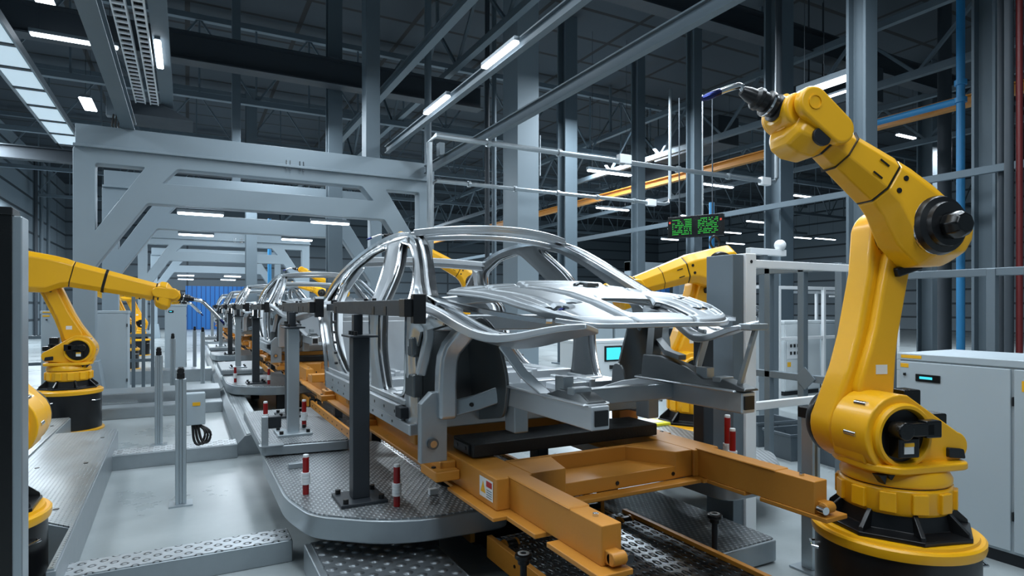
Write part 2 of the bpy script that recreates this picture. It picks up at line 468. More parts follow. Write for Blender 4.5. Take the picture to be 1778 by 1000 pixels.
# ------------------------------------------------------------------ blue pipework
t = thing('pipe_rack', 'bright blue pipe frame with two uprights behind the front robot elbow', 'pipework', at(1668, 500, Y=6.6)*1)
a = at(1668, 500, Y=6.6); b_ = at(1513, 500, X=a.x)
MB().cyl((a.x, a.y, 0.02), (a.x, a.y, 9.2), .075).build('upright', M['blue'], t)
MB().cyl((b_.x, b_.y, 0.02), (b_.x, b_.y, 9.2), .075).build('upright', M['blue'], t)
z = at(1668, 174, X=a.x, Y=None).z
MB().cyl((a.x, a.y, z), (b_.x, b_.y, z), .07).build('crossbar', M['blue'], t)
MB().lathe([(.11,-.05),(.11,.05)], (a.x, a.y, z), (0,0,1)).lathe([(.11,-.05),(.11,.05)], (a.x, a.y, z+.35), (0,0,1)).build('pipe_collar', M['blue'], t)
p = at(1236, 420, Y=15.0); MB().cyl((p.x, p.y, 0.0), (p.x, p.y, 5.2), .09).build('blue_pipe', M['blue']); tag(bpy.data.objects['blue_pipe'], 'blue upright pipe right behind the green scoreboard', 'pipe')
p = at(468, 420, Y=32.0); o = MB().cyl((p.x, p.y, 0.0), (p.x, p.y, 6), .09).build('blue_pipe', M['blue']); tag(o, 'distant blue upright pipe seen under the first gantry', 'pipe')
# grey rails near the right-hand uprights
a = at(1380, 352, Y=8.9); b_ = at(1702, 303, X=a.x)
o = MB().bar([(a.x, 4.4, a.z), (a.x, 30, a.z)], .09, .12).build('wall_rail', M['steelp']); tag(o, 'long grey rail crossing behind the front robot elbow', 'rail')
# far right dark services
for (px, Y, r, mt, lab, nm) in ((1752, 4.7, .06, 'steeld', 'dark upright pipe between the red sprinkler pipe and the tall column', 'service_pipe'),
                            (1770, 4.6, .045, 'redp', 'dark red upright sprinkler pipe above the large grey cabinet', 'sprinkler_pipe'),
                            (1738, 5.1, .05, 'steeld', 'dark riser pipe next to the right-hand column', 'service_pipe'),
                            (1640, 9.0, .16, 'steeld', 'thick shadowed riser pipe behind the front robot elbow', 'service_pipe')):
    p = at(px, 500, Y=Y); o = MB().cyl((p.x, p.y, 0), (p.x, p.y, ZC), r).build(nm, M[mt]); tag(o, lab, 'pipe')
# left wall services
for i, px in enumerate((62, 72, 84)):
    p = at(px, 300, X=XL+.35); o = MB().cyl((p.x, p.y, 0), (p.x, p.y, ZC), .09).build('service_pipe', M[('steeld','steelp','steelp')[i]]); tag(o, ('leftmost of three upright pipes on the left wall', 'middle of three upright pipes on the left wall', 'rightmost of three upright pipes on the left wall')[i], 'pipe')

# ------------------------------------------------------------------ blue strip curtain doors
p0, p1 = at(322, 500, Y=50.5), at(446, 500, Y=50.5)
MB().box(p0.x, p1.x, 50.4, 50.5, 0, 3.2).build('strip_curtain', M['bluec']); tag(bpy.data.objects['strip_curtain'], 'bright blue strip curtain at the far end of the line', 'curtain')
p0, p1 = at(1098, 500, Y=21), at(1160, 500, Y=21)
o = MB().box(p0.x, p1.x, 20.9, 21, 0.0, 3.1).build('strip_curtain', M['bluec']); tag(o, 'blue strip curtain behind the second robot on the right', 'curtain')
t = thing('door_portal', 'pale portal frame around the blue curtain behind the second robot', 'portal', ((p0.x+p1.x)/2, 20.6, 0))
for x in (p0.x-.35, p1.x+.35): MB().box(x-.25, x+.25, 20.4, 20.8, 0, 3.6).build('post', M['gantry'], t, bevel=.01)
MB().box(p0.x-.6, p1.x+.6, 20.4, 20.8, 3.2, 3.6).build('lintel', M['gantry'], t, bevel=.01)
# ------------------------------------------------------------------ lamps
def tube_light(a, b, w, label, group, glass='lampglass', h=None, wires=True):
    a, b = V(a), V(b); c = (a+b)/2; L = (b-a).length; h = h or w*.55
    t = thing('tube_light', label, 'lamp', c, group=group)
    MB().obox(c+V((0,0,h*.5)), (L*1.03, w*.8, h), b-a).build('housing', M['fence'], t, bevel=.006)
    MB().obox(c-V((0,0,h*.3)), (L, w, h*.7), b-a).build('diffuser', M[glass], t, bevel=w*.2, label='glowing white diffuser')
    if wires:
        m = MB(); d = (b-a)*.4
        for q in (c-d, c+d): m.cyl(q+V((0,0,h)), (q.x, q.y, ZC), .006, seg=5)
        m.each('hanger', M['steeld'], t)
    return t

# ------------------------------------------------------------------ gantries over the line
GY = 12.95
gp = lambda px, py: (lambda q: (q.x, q.z))(at(px, py, Y=GY))
gxl = gp(130, 300)[0]; gxr = gp(747, 300)[0]; gxc = (gxl+gxr)/2
ztop = gp(136, 219)[1]; zbm = gp(136, 258)[1]
mir = lambda q: (2*gxc-q[0], q[1])
pin = gp(166, 300)[0]
zc0 = gp(256, 354)[1]; zc1 = gp(283, 322)[1]; zf = gp(300, 293)[1]-.02
inner_l = [(pin, .02), (pin, gp(170, 464)[1]), (gp(256, 354)[0], zc0)]
outer = [(gxl, .02), (gxl, zbm), (2*gxc-gxl, zbm), (2*gxc-gxl, .02), mir(inner_l[0]), mir(inner_l[1]), mir(inner_l[2]), inner_l[2], inner_l[1], inner_l[0]]
tri = [(pin, gp(168, 285)[1]), (gp(255, 288)[0], gp(168, 285)[1]), (pin, gp(167, 405)[1])]
mid = [(gp(308, 293)[0], zf), mir((gp(308, 293)[0], zf)), mir((gp(280, 322)[0], zc1)), (gp(280, 322)[0], zc1)]
def gantry(Y, label):
    t = thing('gantry', label, 'gantry', (gxc, Y, 0), group='grey gantries over the line')
    vs, fs = sheet([rounded(outer, .05), rounded(tri, .05), [mir(q) for q in rounded(tri, .05)], rounded(mid, .05)], .30, .01)
    MB().raw([(v[0], Y+v[2], v[1]) for v in vs], fs).build('portal_frame', M['gantry'], t)
    m = MB(); x0, x1 = gxl+.03, 2*gxc-gxl+.02
    m.box(x0, x1, Y-.2, Y+.2, zbm+.05, ztop)
    m.box(x0-.03, x1+.03, Y-.24, Y+.24, zbm, zbm+.05)
    m.build('top_beam', M['gantry'], t, bevel=.008)
    m = MB()
    for k in (-.16, -.09, .09, .16):
        m.cyl((gxc+.35+k, Y-.21, zbm-.06), (gxc+.35+k, Y-.21, zbm+.14), .012, seg=8)
    m.each('splice_bolt', M['chrome'], t)
    for x in (gxl+.17, 2*gxc-gxl-.17):
        MB().rings([[(x-.28,Y-.3,0),(x+.28,Y-.3,0),(x+.28,Y+.3,0),(x-.28,Y+.3,0)], [(x-.28,Y-.3,.12),(x+.28,Y-.3,.12),(x+.28,Y+.3,.12),(x-.28,Y+.3,.12)], [(x-.19,Y-.19,.75),(x+.19,Y-.19,.75),(x+.19,Y+.19,.75),(x-.19,Y+.19,.75)]]).build('foot', M['gantry'], t, bevel=.01)
    return t
g1 = gantry(GY, 'largest pale grey portal gantry, with looped cables and cable trays on top')
dup(g1, (0, 17.0-GY, 0), 'second pale grey portal gantry, framed inside the largest one')
dup(g1, (0, 28.5-GY, 0), 'third portal gantry, small and deep inside the first two')
dup(g1, (0, 38.0-GY, 0), 'farthest portal gantry, just in front of the blue curtain')
# hoist eye at the right end of the nearest gantry
# lamps below the gantries
for (x0, y0, x1, y1, Y, lab) in ((308, 368, 388, 373, 12.95, 'tube lamp under the nearest gantry, left of the two'),
                                 (540, 384, 606, 388, 12.95, 'tube lamp under the nearest gantry, right of the two'),
                                 (310, 405, 371, 409, 17.0, 'tube lamp under the second gantry, left of the two'),
                                 (489, 414, 542, 417, 17.0, 'tube lamp under the second gantry, right of the two'),
                                 (308, 477, 337, 478.5, 28.2, 'small distant lamp above the blue curtain, upper left of four'),
                                 (389, 478.5, 418, 480, 28.2, 'small distant lamp above the blue curtain, upper right of four'),
                                 (309, 484, 336, 485, 37.5, 'small distant lamp above the blue curtain, lower left of four'),
                                 (383, 485, 409, 486, 37.5, 'small distant lamp above the blue curtain, lower right of four')):
    a, b = at(x0, y0, Y=Y), at(x1, y1, Y=Y); b.z = a.z = (a.z+b.z)/2
    tube_light(a, b, .11, lab, 'lamps under the gantries', wires=False)

# posts standing on the gantry and beams leaving it towards the camera
for (px, w, lab) in ((644, .30, 'tall square post standing on the right end of the largest gantry'),):
    p = at(px, 270, Y=GY); o = MB().box(p.x-w/2, p.x+w/2, GY-.18, GY+.18, ztop, ZC).build('gantry_post', M['steelp'], bevel=.01); tag(o, lab, 'post')
p = at(410, 300, Y=17.0); o = MB().box(p.x-.1, p.x+.1, 16.9, 17.1, ztop, ZC).build('gantry_post', M['steelp'], bevel=.01); tag(o, 'slim post standing on the second gantry, seen above the nearest one', 'post')
def yrail(X, z, w, h, y0, y1, nm, lab, mt='steelp'):
    o = ibeam(MB(), (X, y0, z), (X, y1, z), w, h, .02).build(nm, M[mt]); return tag(o, lab, 'beam')
yrail(-.93, ztop+.11, .2, .22, -1, 13.2, 'support_beam', 'beam resting on the gantry end where the looped black cables hang')
yrail(-.36, 5.85, .22, .2, -1, 14.3, 'support_beam', 'beam running alongside the white cable trays, on the scoreboard side')
yrail(4.62, 4.69, .1, .18, -1, 12.7, 'lamp_rail', 'bare grey rail with a small box, starting from the right gantry leg')
yrail(3.86, 5.13, .1, .16, -1, 13.1, 'lamp_rail', 'rail carrying two tube lamps above the front car')
p = at(774, 262, X=4.62); o = MB().box(4.45, 4.565, p.y-.09, p.y+.09, p.z-.12, p.z+.14).build('junction_box', M['fence'], bevel=.01); tag(o, 'small grey box on the bare rail near the gantry end', 'box')
for (xa, ya, xb, yb, lab) in ((840, 116, 897, 70, 'tube lamp on the upper rail, nearer of the two'), (739, 196, 778, 165, 'tube lamp on the upper rail, farther of the two')):
    a, b = at(xa, ya, X=3.73), at(xb, yb, X=3.73); a.z = b.z = (a.z+b.z)/2
    tube_light(a, b, .1, lab, 'lamps on the upper rail', wires=False)
a, b = V((-.40, 11.8, 5.71)), V((-.40, 10.6, 5.71))
tube_light(a, b, .1, 'tube lamp beside the white cable trays', None, wires=False)
for (px, py, X, L, w, lab) in ((153, 180, -2.7, 1.3, .34, 'bright flat lamp hanging between the lamp strip and the gantry'), (84, 14, -2.6, 1.4, .34, 'bright flat lamp above the long tube lamp of the dark crane beam')):
    c = at(px, py, X=X); tube_light(c-V((0, L/2, 0)), c+V((0, L/2, 0)), w, lab, None, h=.08)
a, b = at(52, 56, Y=14.5), at(205, 80, Y=14.5); b.z = a.z
tube_light(a, b, .14, 'long tube lamp below the deep dark crane beam', None)
# hanging wires for the flat lamp
# luminous strip on the left
t = thing('lamp_strip', 'long strip of luminous white panels slanting down to the gantry corner', 'lamp strip', (-2.68, 12, 5.9))
m = MB(); m.box(-2.97, -2.93, 3, 19.2, 5.86, 6.0); m.box(-2.43, -2.39, 3, 19.2, 5.86, 6.0); m.each('side_rail', M['fence'], t)
y = 3.1
while y < 19:
    MB().box(-2.92, -2.44, y, y+1.02, 5.885, 5.93).build('light_panel', M['lampsoft'], t, label='luminous white panel'); MB().box(-2.93, -2.43, y+1.04, y+1.15, 5.87, 5.95).build('cross_bar', M['steeld'], t); y += 1.17
# cable trays
def tray(x0, x1, lab):
    t = thing('cable_tray', lab, 'cable tray', ((x0+x1)/2, 7, 5.7), group='white cable trays')
    m = MB()
    for x in (x0, x1-.02): m.box(x, x+.02, 0, 14, 5.68, 5.78)
    m.each('side_rail', M['fencew'], t)
    m = MB(); y = .1
    while y < 14: m.box(x0+.02, x1-.02, y, y+.06, 5.685, 5.705); y += .2
    m.build('rung', M['fencew'], t, kind='stuff')
    m = MB()
    for k in range(4):
        x = x0+.04+(x1-x0-.08)*k/3
        m.tube([(x+random.uniform(-.01,.01), yy, 5.725+random.uniform(0,.01)) for yy in [i*1.0 for i in range(15)]], .016, 6)
    m.each('cable', M['cable'], t)
tray(-.90, -.72, 'white ladder cable tray, the one next to the gantry beam')
tray(-.65, -.50, 'white ladder cable tray, the one next to the tube lamp')
# dark canopy box between tray end and gantry, with cable loop
c = at(262, 196, Y=14.2)
o = MB().rings([[(c.x-.55,14.05,c.z-.1),(c.x+.75,14.05,c.z-.1),(c.x+.75,15,c.z-.1),(c.x-.55,15,c.z-.1)],[(c.x-.4,14.05,c.z+.16),(c.x+.2,14.05,c.z+.16),(c.x+.2,15,c.z+.16),(c.x-.4,15,c.z+.16)]]).build('cable_hood', M['steeld']); tag(o, 'dark hood box where the cable trays end above the gantry', 'box')
c = at(204, 190, Y=13.4)
t = thing('terminal_box', 'small grey terminal box with looped black cables on the gantry', 'box', c)
MB().box(c.x-.18, c.x+.12, 13.4, 13.6, c.z-.12, c.z+.22).build('case', M['fence'], t, bevel=.01)
m = MB()
for k in range(3):
    m.tube([(c.x-.06+.05*k, 13.4, c.z-.1), (c.x-.08+.05*k, 13.3, c.z-.34), (c.x+.02+.04*k, 13.26, c.z-.5-.06*k), (c.x+.12+.02*k, 13.3, c.z-.3), (c.x+.1+.02*k, 13.38, c.z+.05)], .016, 8)
m.each('cable_loop', M['cable'], t)

# lamps hanging over the hall on the right
for (x0, x1, y0, y1, Y, lab) in ((1021, 1095, 296, 302, 15.5, 'tube lamp just below the upper conduit box'),
                                 (1036, 1091, 360, 364, 21, 'tube lamp just below the lower conduit box'),
                                 (1212, 1272, 318, 324, 17.5, 'tube lamp left of the torch robot forearm, above the scoreboard'),
                                 (1379, 1431, 339, 344, 18.5, 'tube lamp under the wrist of the front robot'),
                                 (1297, 1340, 383, 387, 23, 'tube lamp right of the scoreboard'),
                                 (1149, 1177, 413, 417, 26, 'tube lamp at the lower left corner of the scoreboard'),
                                 (1183, 1200, 373, 375, 27, 'tiny lamp peeping over the scoreboard'),
                                 (1318, 1346, 406, 409, 26, 'tube lamp below right of the scoreboard, left of a close pair'),
                                 (1380, 1408, 411, 414, 26, 'tube lamp below right of the scoreboard, right of a close pair'),
                                 (1256, 1286, 402, 405, 28, 'tube lamp at the lower right corner of the scoreboard'),
                                 (1262, 1292, 421, 424, 30, 'tube lamp just above the lifting eye of the second robot'),
                                 (1416, 1450, 413, 416, 30, 'faint tube lamp near the fence top rail'),
                                 (1558, 1588, 232, 240, 13, 'small lamp right of the front robot forearm'),
                                 (1735, 1748, 396, 400, 9, 'small lamp beside the tall column with the blue pipe')):
    a, b = at(x0, y0, Y=Y), at(x1, y1, Y=Y); a.z = b.z = (a.z+b.z)/2
    tube_light(a, b, .15, lab, 'hanging lamps around the scoreboard')
a, b = at(1388, 162, X=10.2), at(1484, 126, X=10.2); a.z = b.z = (a.z+b.z)/2
tube_light(a, b, .2, 'long bright lamp behind the wrist of the front robot', None)
a, b = at(1425, 172, X=11.2), at(1484, 152, X=11.2); a.z = b.z = (a.z+b.z)/2
tube_light(a, b, .08, 'thin bright lamp just under the long lamp behind the robot wrist', None)

# ------------------------------------------------------------------ conduits with boxes
def conduit(pts, r, boxes, lab, bs):
    t = thing('conduit', lab, 'conduit', pts[0])
    MB().tube(pts, r, 10).build('pipe', M['zinc'], t)
    m = MB()
    for q in boxes:
        MB().box(q[0]-bs, q[0]+bs, q[1]-.07, q[1]+.05, q[2]-bs*.62, q[2]+bs*.62).build('junction_box', M['fencew'], t, bevel=.012)
    for i in range(5):
        q = V(pts[2]).lerp(V(pts[3]), .12+.18*i); m.lathe([(r*1.5,-.03),(r*1.5,.03)], q, V(pts[3])-V(pts[2]))
    m.each('coupling', M['zinc'], t)
    return t
Y = 9.0
q0 = at(746, 240, Y=Y); q1 = at(1342, 313, Y=Y); q1.z = q0.z+ (q1.z-q0.z)*1.0
zc = (q0.z+q1.z)/2
qa = V((q0.x, Y, .02)); qb = V((q0.x, Y, zc-.12)); qc = V((q0.x+.1, Y, zc)); qd = V((q1.x-.12, Y, zc)); qe = V((q1.x+.12, Y, zc+.12)); qf = V((q1.x+.15, Y, ZC-1.2))
mk = lambda a, b, c: [a.lerp(b, .0), (a+b*2+c)/4]
conduit([qa, qb, qc, qd, V((q1.x+.05, Y, zc+.03)), V((q1.x+.12, Y, zc+.11)), qf], .045, [at(1083, 277, Y=Y), V((at(1327, 309, Y=Y).x, Y, zc))], 'upper conduit run crossing in front of the columns, with two square boxes', .135)
Y = 12.2
q1 = at(1160, 352, Y=Y); q0 = at(750, 320, Y=Y); zc = at(1130, 352, Y=Y).z
conduit([(q0.x-.02, Y, .02), (q0.x, Y, zc-.1), (q0.x+.1, Y, zc), (q1.x-.12, Y, zc), (q1.x, Y, zc+.04), (q1.x+.06, Y, zc+.14), (q1.x+.07, Y, 7.4)], .045, [(at(1130, 352, Y=Y).x, Y, zc)], 'lower conduit run ending in a single square box', .135)
# thin hanging rods
for (px, y0, y1, Y, lab) in ((1220, 165, 405, 11, 'thin hanging rod in front of the scoreboard'), (938, 235, 305, 15, 'short hanging rod beside the broad column')):
    a, b = at(px, y1, Y=Y), at(px, y0, Y=Y); o = MB().cyl(a, (a.x, a.y, b.z), .018, seg=8).build('hanging_rod', M['zinc']); tag(o, lab, 'rod')
p = at(1352, 100, Y=8.0); o = MB().cyl((p.x, p.y, at(1352, 175, Y=8).z), (p.x, p.y, ZC), .06, seg=12).build('drop_pipe', M['steeld']); tag(o, 'dark drop pipe above the wrist of the front robot', 'pipe')
for i, px in enumerate((743, 846, 858)):
    p = at(px, 300, Y=13.5+.3*i); o = MB().cyl((p.x, p.y, 0), (p.x, p.y, ZC), .06 if i else .08, seg=12).build('riser_pipe', M[('steelp','steeld','steelp')[i]]); tag(o, ('riser pipe beside the right gantry leg', 'dark riser pipe left of the broad pale column', 'grey riser pipe touching the broad pale column')[i], 'pipe')

# ------------------------------------------------------------------ scoreboard
c = at(1208, 393, Y=11.2)
t = thing('score_display', 'black hanging display with two green dot-matrix panels', 'display', c)
a, b = at(1161, 398, Y=11.6), at(1257, 388, Y=10.4)
ex = (V((b.x, b.y, 0))-V((a.x, a.y, 0))); L = ex.length; ex.normalize(); cc = V(((a.x+b.x)/2, (a.y+b.y)/2, at(1208, 393, Y=11).z)); H = .52
fr = ex.cross(V((0,0,1)))
MB().obox(cc, (L, .12, H), ex).build('case', M['panelblk'], t, bevel=.008)
for s in (-1, 1):
    m = MB(); rnd = random.Random(s+5)
    for r in range(9):
        zz = .175-.044*r
        for k in range(15):
            if rnd.random() < .72:
                m.obox(cc+ex*(s*L*.235+(k-7)*L*.024)+fr*.066+V((0,0,zz)), (L*.017, .006, .02), ex)
    m.build('dot_matrix', M['led'], t, label='green lit dot pattern')
m = MB()
for s in (-1, 1): m.obox(cc+ex*s*L*.46+fr*.064+V((0,0,.12)), (L*.03, .006, .05), ex)
m.each('indicator', M['ledred'], t)
m = MB()
for s in (-.3, .3): m.cyl(cc+ex*L*s, cc+ex*L*s+V((0,0,3.2)), .015, seg=8)
m.each('hanger', M['steeld'], t)
# ------------------------------------------------------------------ robots
def robot(label, loc, yaw, s=1, zt=.53, J2=(.18,1.01), J3=(-.09,2.09), W=(.90,2.54), tp=12.0, off=.10, eye=False, es=1, fk=1.0, back=0.0, tl_=.68, bend=(.0,-.10), group='yellow welding robots'):
    t = thing('welding_robot', label, 'robot', loc, yaw, group=group)
    L = lambda: MB(local=True)
    xz = lambda u, v, w: (u, s*w, v)
    # pedestal
    L().lathe([(.41,0),(.41,.025),(.38,.03)], seg=48).build('pedestal_foot', M['yellow'], t, bevel=.004, label='yellow floor ring')
    dr = L().lathe([(.378,.0),(.378,zt-.05)], seg=48).build('pedestal', M['black'], t, bevel=.006, label='black drum pedestal')
    m = L()
    for a in (60, 150, 240, 330):
        a = math.radians(a); c = V((.38*math.cos(a), .38*math.sin(a), zt-.14)); tg = V((-math.sin(a), math.cos(a), 0)); o = V((math.cos(a), math.sin(a), 0))
        m.tube([c-tg*.06-o*.01, c-tg*.05+o*.02, c+tg*.05+o*.02, c+tg*.06-o*.01], .008, 8)
    m.each('handle', M['chrome'], dr, label='chrome grab handle')
    L().lathe([(.36,zt-.05),(.393,zt-.05),(.398,zt-.03),(.398,zt-.005),(.388,zt+.004),(.37,zt+.004),(.365,zt+.018),(.35,zt+.02),(.1,zt+.02)], seg=56).build('pedestal_cap', M['yellow'], t, label='yellow rimmed cap')
    # black base casting with ribs
    m = L(); z0 = zt+.02; z1 = zt+.15
    m.rings([ell(0,0,.33,.33,8,PI/8,PI/8+2*PI) and [(.36*math.cos(PI/8+k*PI/4)*1.0, .36*math.sin(PI/8+k*PI/4), z0) for k in range(8)],
             [(.36*math.cos(PI/8+k*PI/4), .36*math.sin(PI/8+k*PI/4), z0+.022) for k in range(8)],
             [(.27*math.cos(PI/8+k*PI/4), .27*math.sin(PI/8+k*PI/4), z0+.03) for k in range(8)],
             [(.25*math.cos(PI/8+k*PI/4), .25*math.sin(PI/8+k*PI/4), z1) for k in range(8)]])
    for k in range(8):
        a = PI/8+k*PI/4; d = V((math.cos(a), math.sin(a), 0)); n = V((-math.sin(a), math.cos(a), 0))
        pr = [(.2, z0+.01), (.35, z0+.01), (.345, z0+.04), (.255, z1-.005), (.2, z1-.005)]
        m.prism(pr, lambda u, v, w: d*u+n*w+V((0,0,v)), -.012, .012)
    bs = m.build('base_casting', M['black'], t, bevel=.005, label='black ribbed foot casting')
    L().obox((.18, -.2*s, z0+.034), (.1,.07,.006), (1,.3,0)).build('sticker', M['label'], bs, label='small yellow sticker')
    # base ring
    m = L(); zr = zt+.145
    m.lathe([(.25,zr-.02),(.262,zr),(.262,zr+.105),(.25,zr+.115)], seg=48)
    for k in range(12):
        a = k*PI/6+.2; d = V((math.cos(a), math.sin(a), 0))
        m.obox(d*.262+V((0,0,zr+.05)), (.03,.075,.1), d)
    m.build('base_ring', M['yellow'], t, bevel=.006)
    L().lathe([(.245,zr+.113),(.245,zr+.121)], seg=48).build('ring_seam', M['black'], t)
    # turret
    m = L(); zu = zr+.12
    m.lathe([(.2,zu),(.258,zu),(.258,zu+.03),(.235,zu+.075),(.18,zu+.09)], seg=48)
    pl = rounded([(-.27,-.2),(.2,-.24),(.28,-.1),(.28,.14),(.2,.25),(-.27,.22)], .08, 5)
    m.prism(pl, lambda u, v, w: (u, s*v, w), zu+.075, zu+.115)
    tur = m.build('turret', M['yellow'], t, bevel=.012, bseg=3)
    m = L(); c2 = J2; r2 = .205
    hp = hull2((J2[0]-.33, J2[1]-.07), .075, J2, r2)
    m.prism(hp, xz, -.085, .165)
    m.prism(rounded([(J2[0]-.33, zu+.1),(J2[0]+.17, zu+.1),(J2[0]+.19, J2[1]-.02),(J2[0]-.3, J2[1]-.05)], .03), xz, -.1, .12)
    m.build('shoulder_housing', M['yellow'], tur, bevel=.035, bseg=4)
    yv = V((0, s, 0)); o2 = V((J2[0], 0, J2[1]))
    L().lathe([(.165,.15),(.165,.185),(.155,.197),(.14,.197),(.132,.185),(.132,.08)], o2, yv, 40).build('housing_rim', M['yellow'], tur)
    L().lathe([(.133,.08),(.133,.167)], o2, yv, 32).build('motor_recess', M['black'], tur)
    m = L()
    m.obox(o2+yv*.185+V((.01,0,-.05)), (.12,.09,.1), (1,0,0))
    m.obox(o2+yv*.215+V((-.02,0,.045)), (.17,.10,.065), (1,0,0))
    m.obox(o2+yv*.235+V((-.1,0,.045)), (.09,.06,.085), (1,0,0))
    m.cyl(o2+yv*.19+V((.06,0,.04)), o2+yv*.27+V((.06,0,.04)), .045)
    mo = m.build('shoulder_motor', M['panelblk'], tur, bevel=.008, label='black servo motor')
    m = L(); m.obox(o2+yv*.231+V((.015,0,-.05)), (.055,.004,.055), (1,0,0)); m.build('sticker', M['paper'], tur, label='white warning sticker')
    m = L(); m.obox(o2+yv*.234+V((.015,0,-.032)), (.055,.003,.018), (1,0,0)); m.build('sticker', M['label'], tur, label='yellow warning band')
    m = L()
    for (dx, dz) in ((.19,.0),(.13,.15)):
        m.cyl(V((J2[0]+dx*1.04, s*.02, J2[1]+dz)), V((J2[0]+dx*1.04, s*.1, J2[1]+dz)), .014, seg=12)
    m.each('lug', M['chrome'], tur)
    m = L(); m.prism(rounded([(J2[0]-.37,J2[1]-.13),(J2[0]-.27,J2[1]-.12),(J2[0]-.27,J2[1]-.07),(J2[0]-.36,J2[1]-.08)], .01), xz, .15, .185)
    for k in (0, .05): m.prism([(J2[0]+.05+k, J2[1]-.24),(J2[0]+.09+k, J2[1]-.19),(J2[0]+.04+k, J2[1]-.19)], xz, .13, .18)
    m.each('stop_block', M['blackm'], tur, bevel=.004)
    m = L(); m.cyl(V((-.18,-s*.12,zu+.12)), V((-.18,-s*.12,zu+.36)), .075, seg=20); m.obox(V((-.18,-s*.12,zu+.4)), (.11,.11,.09), (1,0,0)); m.obox(V((-.25,-s*.02,zu+.3)), (.09,.12,.06), (1,0,0))
    m.build('axis_motor', M['panelblk'], tur, bevel=.008, label='black motor behind the shoulder')
    # lower arm
    m = L()
    ya, yb = -.27, -.09
    m.prism(hull2(J2, .2, J3, .155, .125), xz, ya, yb)
    la = m.build('lower_arm', M['yellow'], t, bevel=.03, bseg=4)
    m = L(); d = (V((J3[0],J3[1]))-V((J2[0],J2[1]))); q = lambda k: V((J2[0],J2[1]))+d*k
    m.prism(hull2(q(.2), .11, q(.86), .075, .075), xz, yb-.02, yb+.06)
    m.build('arm_rib', M['yellow'], la, bevel=.02, bseg=3)
    m = L(); w = .125
    pd = V((-d.y, d.x)).normalized()
    seam = [q(.1)+pd*.14, q(.3)+pd*.12, q(.6)+pd*.108, q(.92)+pd*.12]
    m.bar([(p.x, s*(yb-.055), p.y) for p in seam], .2, .003, (0,1,0)) if False else None
    L().lathe([(.185,-.31),(.195,-.29),(.195,-.26)], o2, yv, 40).build('pivot_cover', M['black'], la, label='black round pivot cover')
    L().obox(V((q(.3).x, s*(yb+.0615), q(.3).y)), (.07,.003,.05), (1,0,0)).build('sticker', M['paper'], la, label='white sticker')
    L().obox(V((q(.84).x-.04, s*(yb+.06), q(.84).y-.02)), (.16,.06,.05), (d.x,0,d.y) if False else (1,0,-.3), (0,s,0) if False else (0,0,1)).build('cable_clamp', M['blackm'], la, bevel=.01)
    # forearm
    A = V((J3[0], J3[1])); Wv = V((W[0], W[1]))
    dd = (Wv-A); Lf = math.sqrt(max(.01, dd.length**2-off**2)); ang = math.atan2(dd.y, dd.x)+math.asin(off/dd.length)*-1
    fd = V((math.cos(ang), math.sin(ang))); fn = V((-fd.y, fd.x)); E = A+fn*off
    def octo(tt, h, w, yc=.02, ch=.3, dz=0.0):
        c = E+fd*tt+fn*dz; hh, ww = h*fk/2, w*(1+(fk-1)*.5)/2; k = ch*min(h, w)
        pts = [(-ww+k,-hh),(ww-k,-hh),(ww,-hh+k),(ww,hh-k),(ww-k,hh),(-ww+k,hh),(-ww,hh-k),(-ww,-hh+k)]
        return [V((c.x+fn.x*b, s*(a+yc), c.y+fn.y*b)) for a, b in pts]
    m = L(); m.rings([octo(-.23-back,.17,.22,.03,.3,-.04), octo(-.19-back,.30,.26,.03,.3,-.04), octo(-.06,.40,.28,.03,.25,-.08), octo(.1,.38,.28,.03,.26,-.06), octo(.24,.30,.26,.02,.28,-.01), octo(.33,.265,.24,.02,.28)])
    el = m.build('elbow_casting', M['yellow'], t, bevel=.014, bseg=3)
    o3 = V((A.x, 0, A.y)); o3e = o3+V((fn.x*.03, 0, fn.y*.03))
    L().lathe([(.148,.1),(.152,.165),(.142,.19),(.115,.2),(.11,.225),(.065,.23)], o3e, yv*es, 44).build('elbow_cover', M['black'], el, label='glossy black elbow cover')
    L().lathe([(.153,.15),(.155,.157),(.153,.164)], o3e, yv*es, 44).build('cover_trim', M['chrome'], el)
    L().lathe([(.066,.22),(.072,.24),(.068,.29),(.05,.315)], o3e+V((.0,0,-.01)), yv*es, 8).build('elbow_motor', M['panelblk'], el, bevel=.01, label='black motor cap')
    L().lathe([(.14,-.11),(.14,-.09)], o3, yv, 32).build('pivot_ring', M['black'], el)
    if eye: L().tube([o3+V((-.02+.05*math.cos(a), 0, .29+.06*math.sin(a))) for a in [2*PI*k/16 for k in range(16)]], .012, 8, (0,1,0), closed=True).build('lifting_eye', M['black'], el, label='black ring lifting eye')
    L().rings([octo(.33,.262,.236,.02,.28), octo(.338,.262,.236,.02,.28)]).build('arm_seam', M['black'], t)
    m = L(); Le = Lf-.2
    m.rings([octo(.338,.265,.24,.02,.28), octo(Le,.18,.18,.02,.28)])
    fa = m.build('forearm', M['yellow'], t, bevel=.008, bseg=2)
    if fk > 1: L().rings([octo(.70,.245,.225,.02,.28), octo(.735,.245,.225,.02,.28)]).build('joint_ring', M['black'], fa, bevel=.004)
    else: L().rings([octo(.60,.2275,.22,.02,.28), octo(.604,.2275,.22,.02,.28)]).build('arm_seam', M['black'], fa)
    m = L()
    for k in (-.045, .03):
        c = E+fd*.42+fn*k; m.obox(V((c.x, s*es*.1395*(1+(fk-1)*.5), c.y)), (.06,.004,.008), (fd.x,0,fd.y))
        c = E+fd*.33+fn*k; m.cyl(V((c.x-fd.x*.05, s*es*.13*(1+(fk-1)*.5), c.y-fd.y*.05)), V((c.x-fd.x*.05, s*es*.15*(1+(fk-1)*.5), c.y-fd.y*.05)), .014, seg=10)
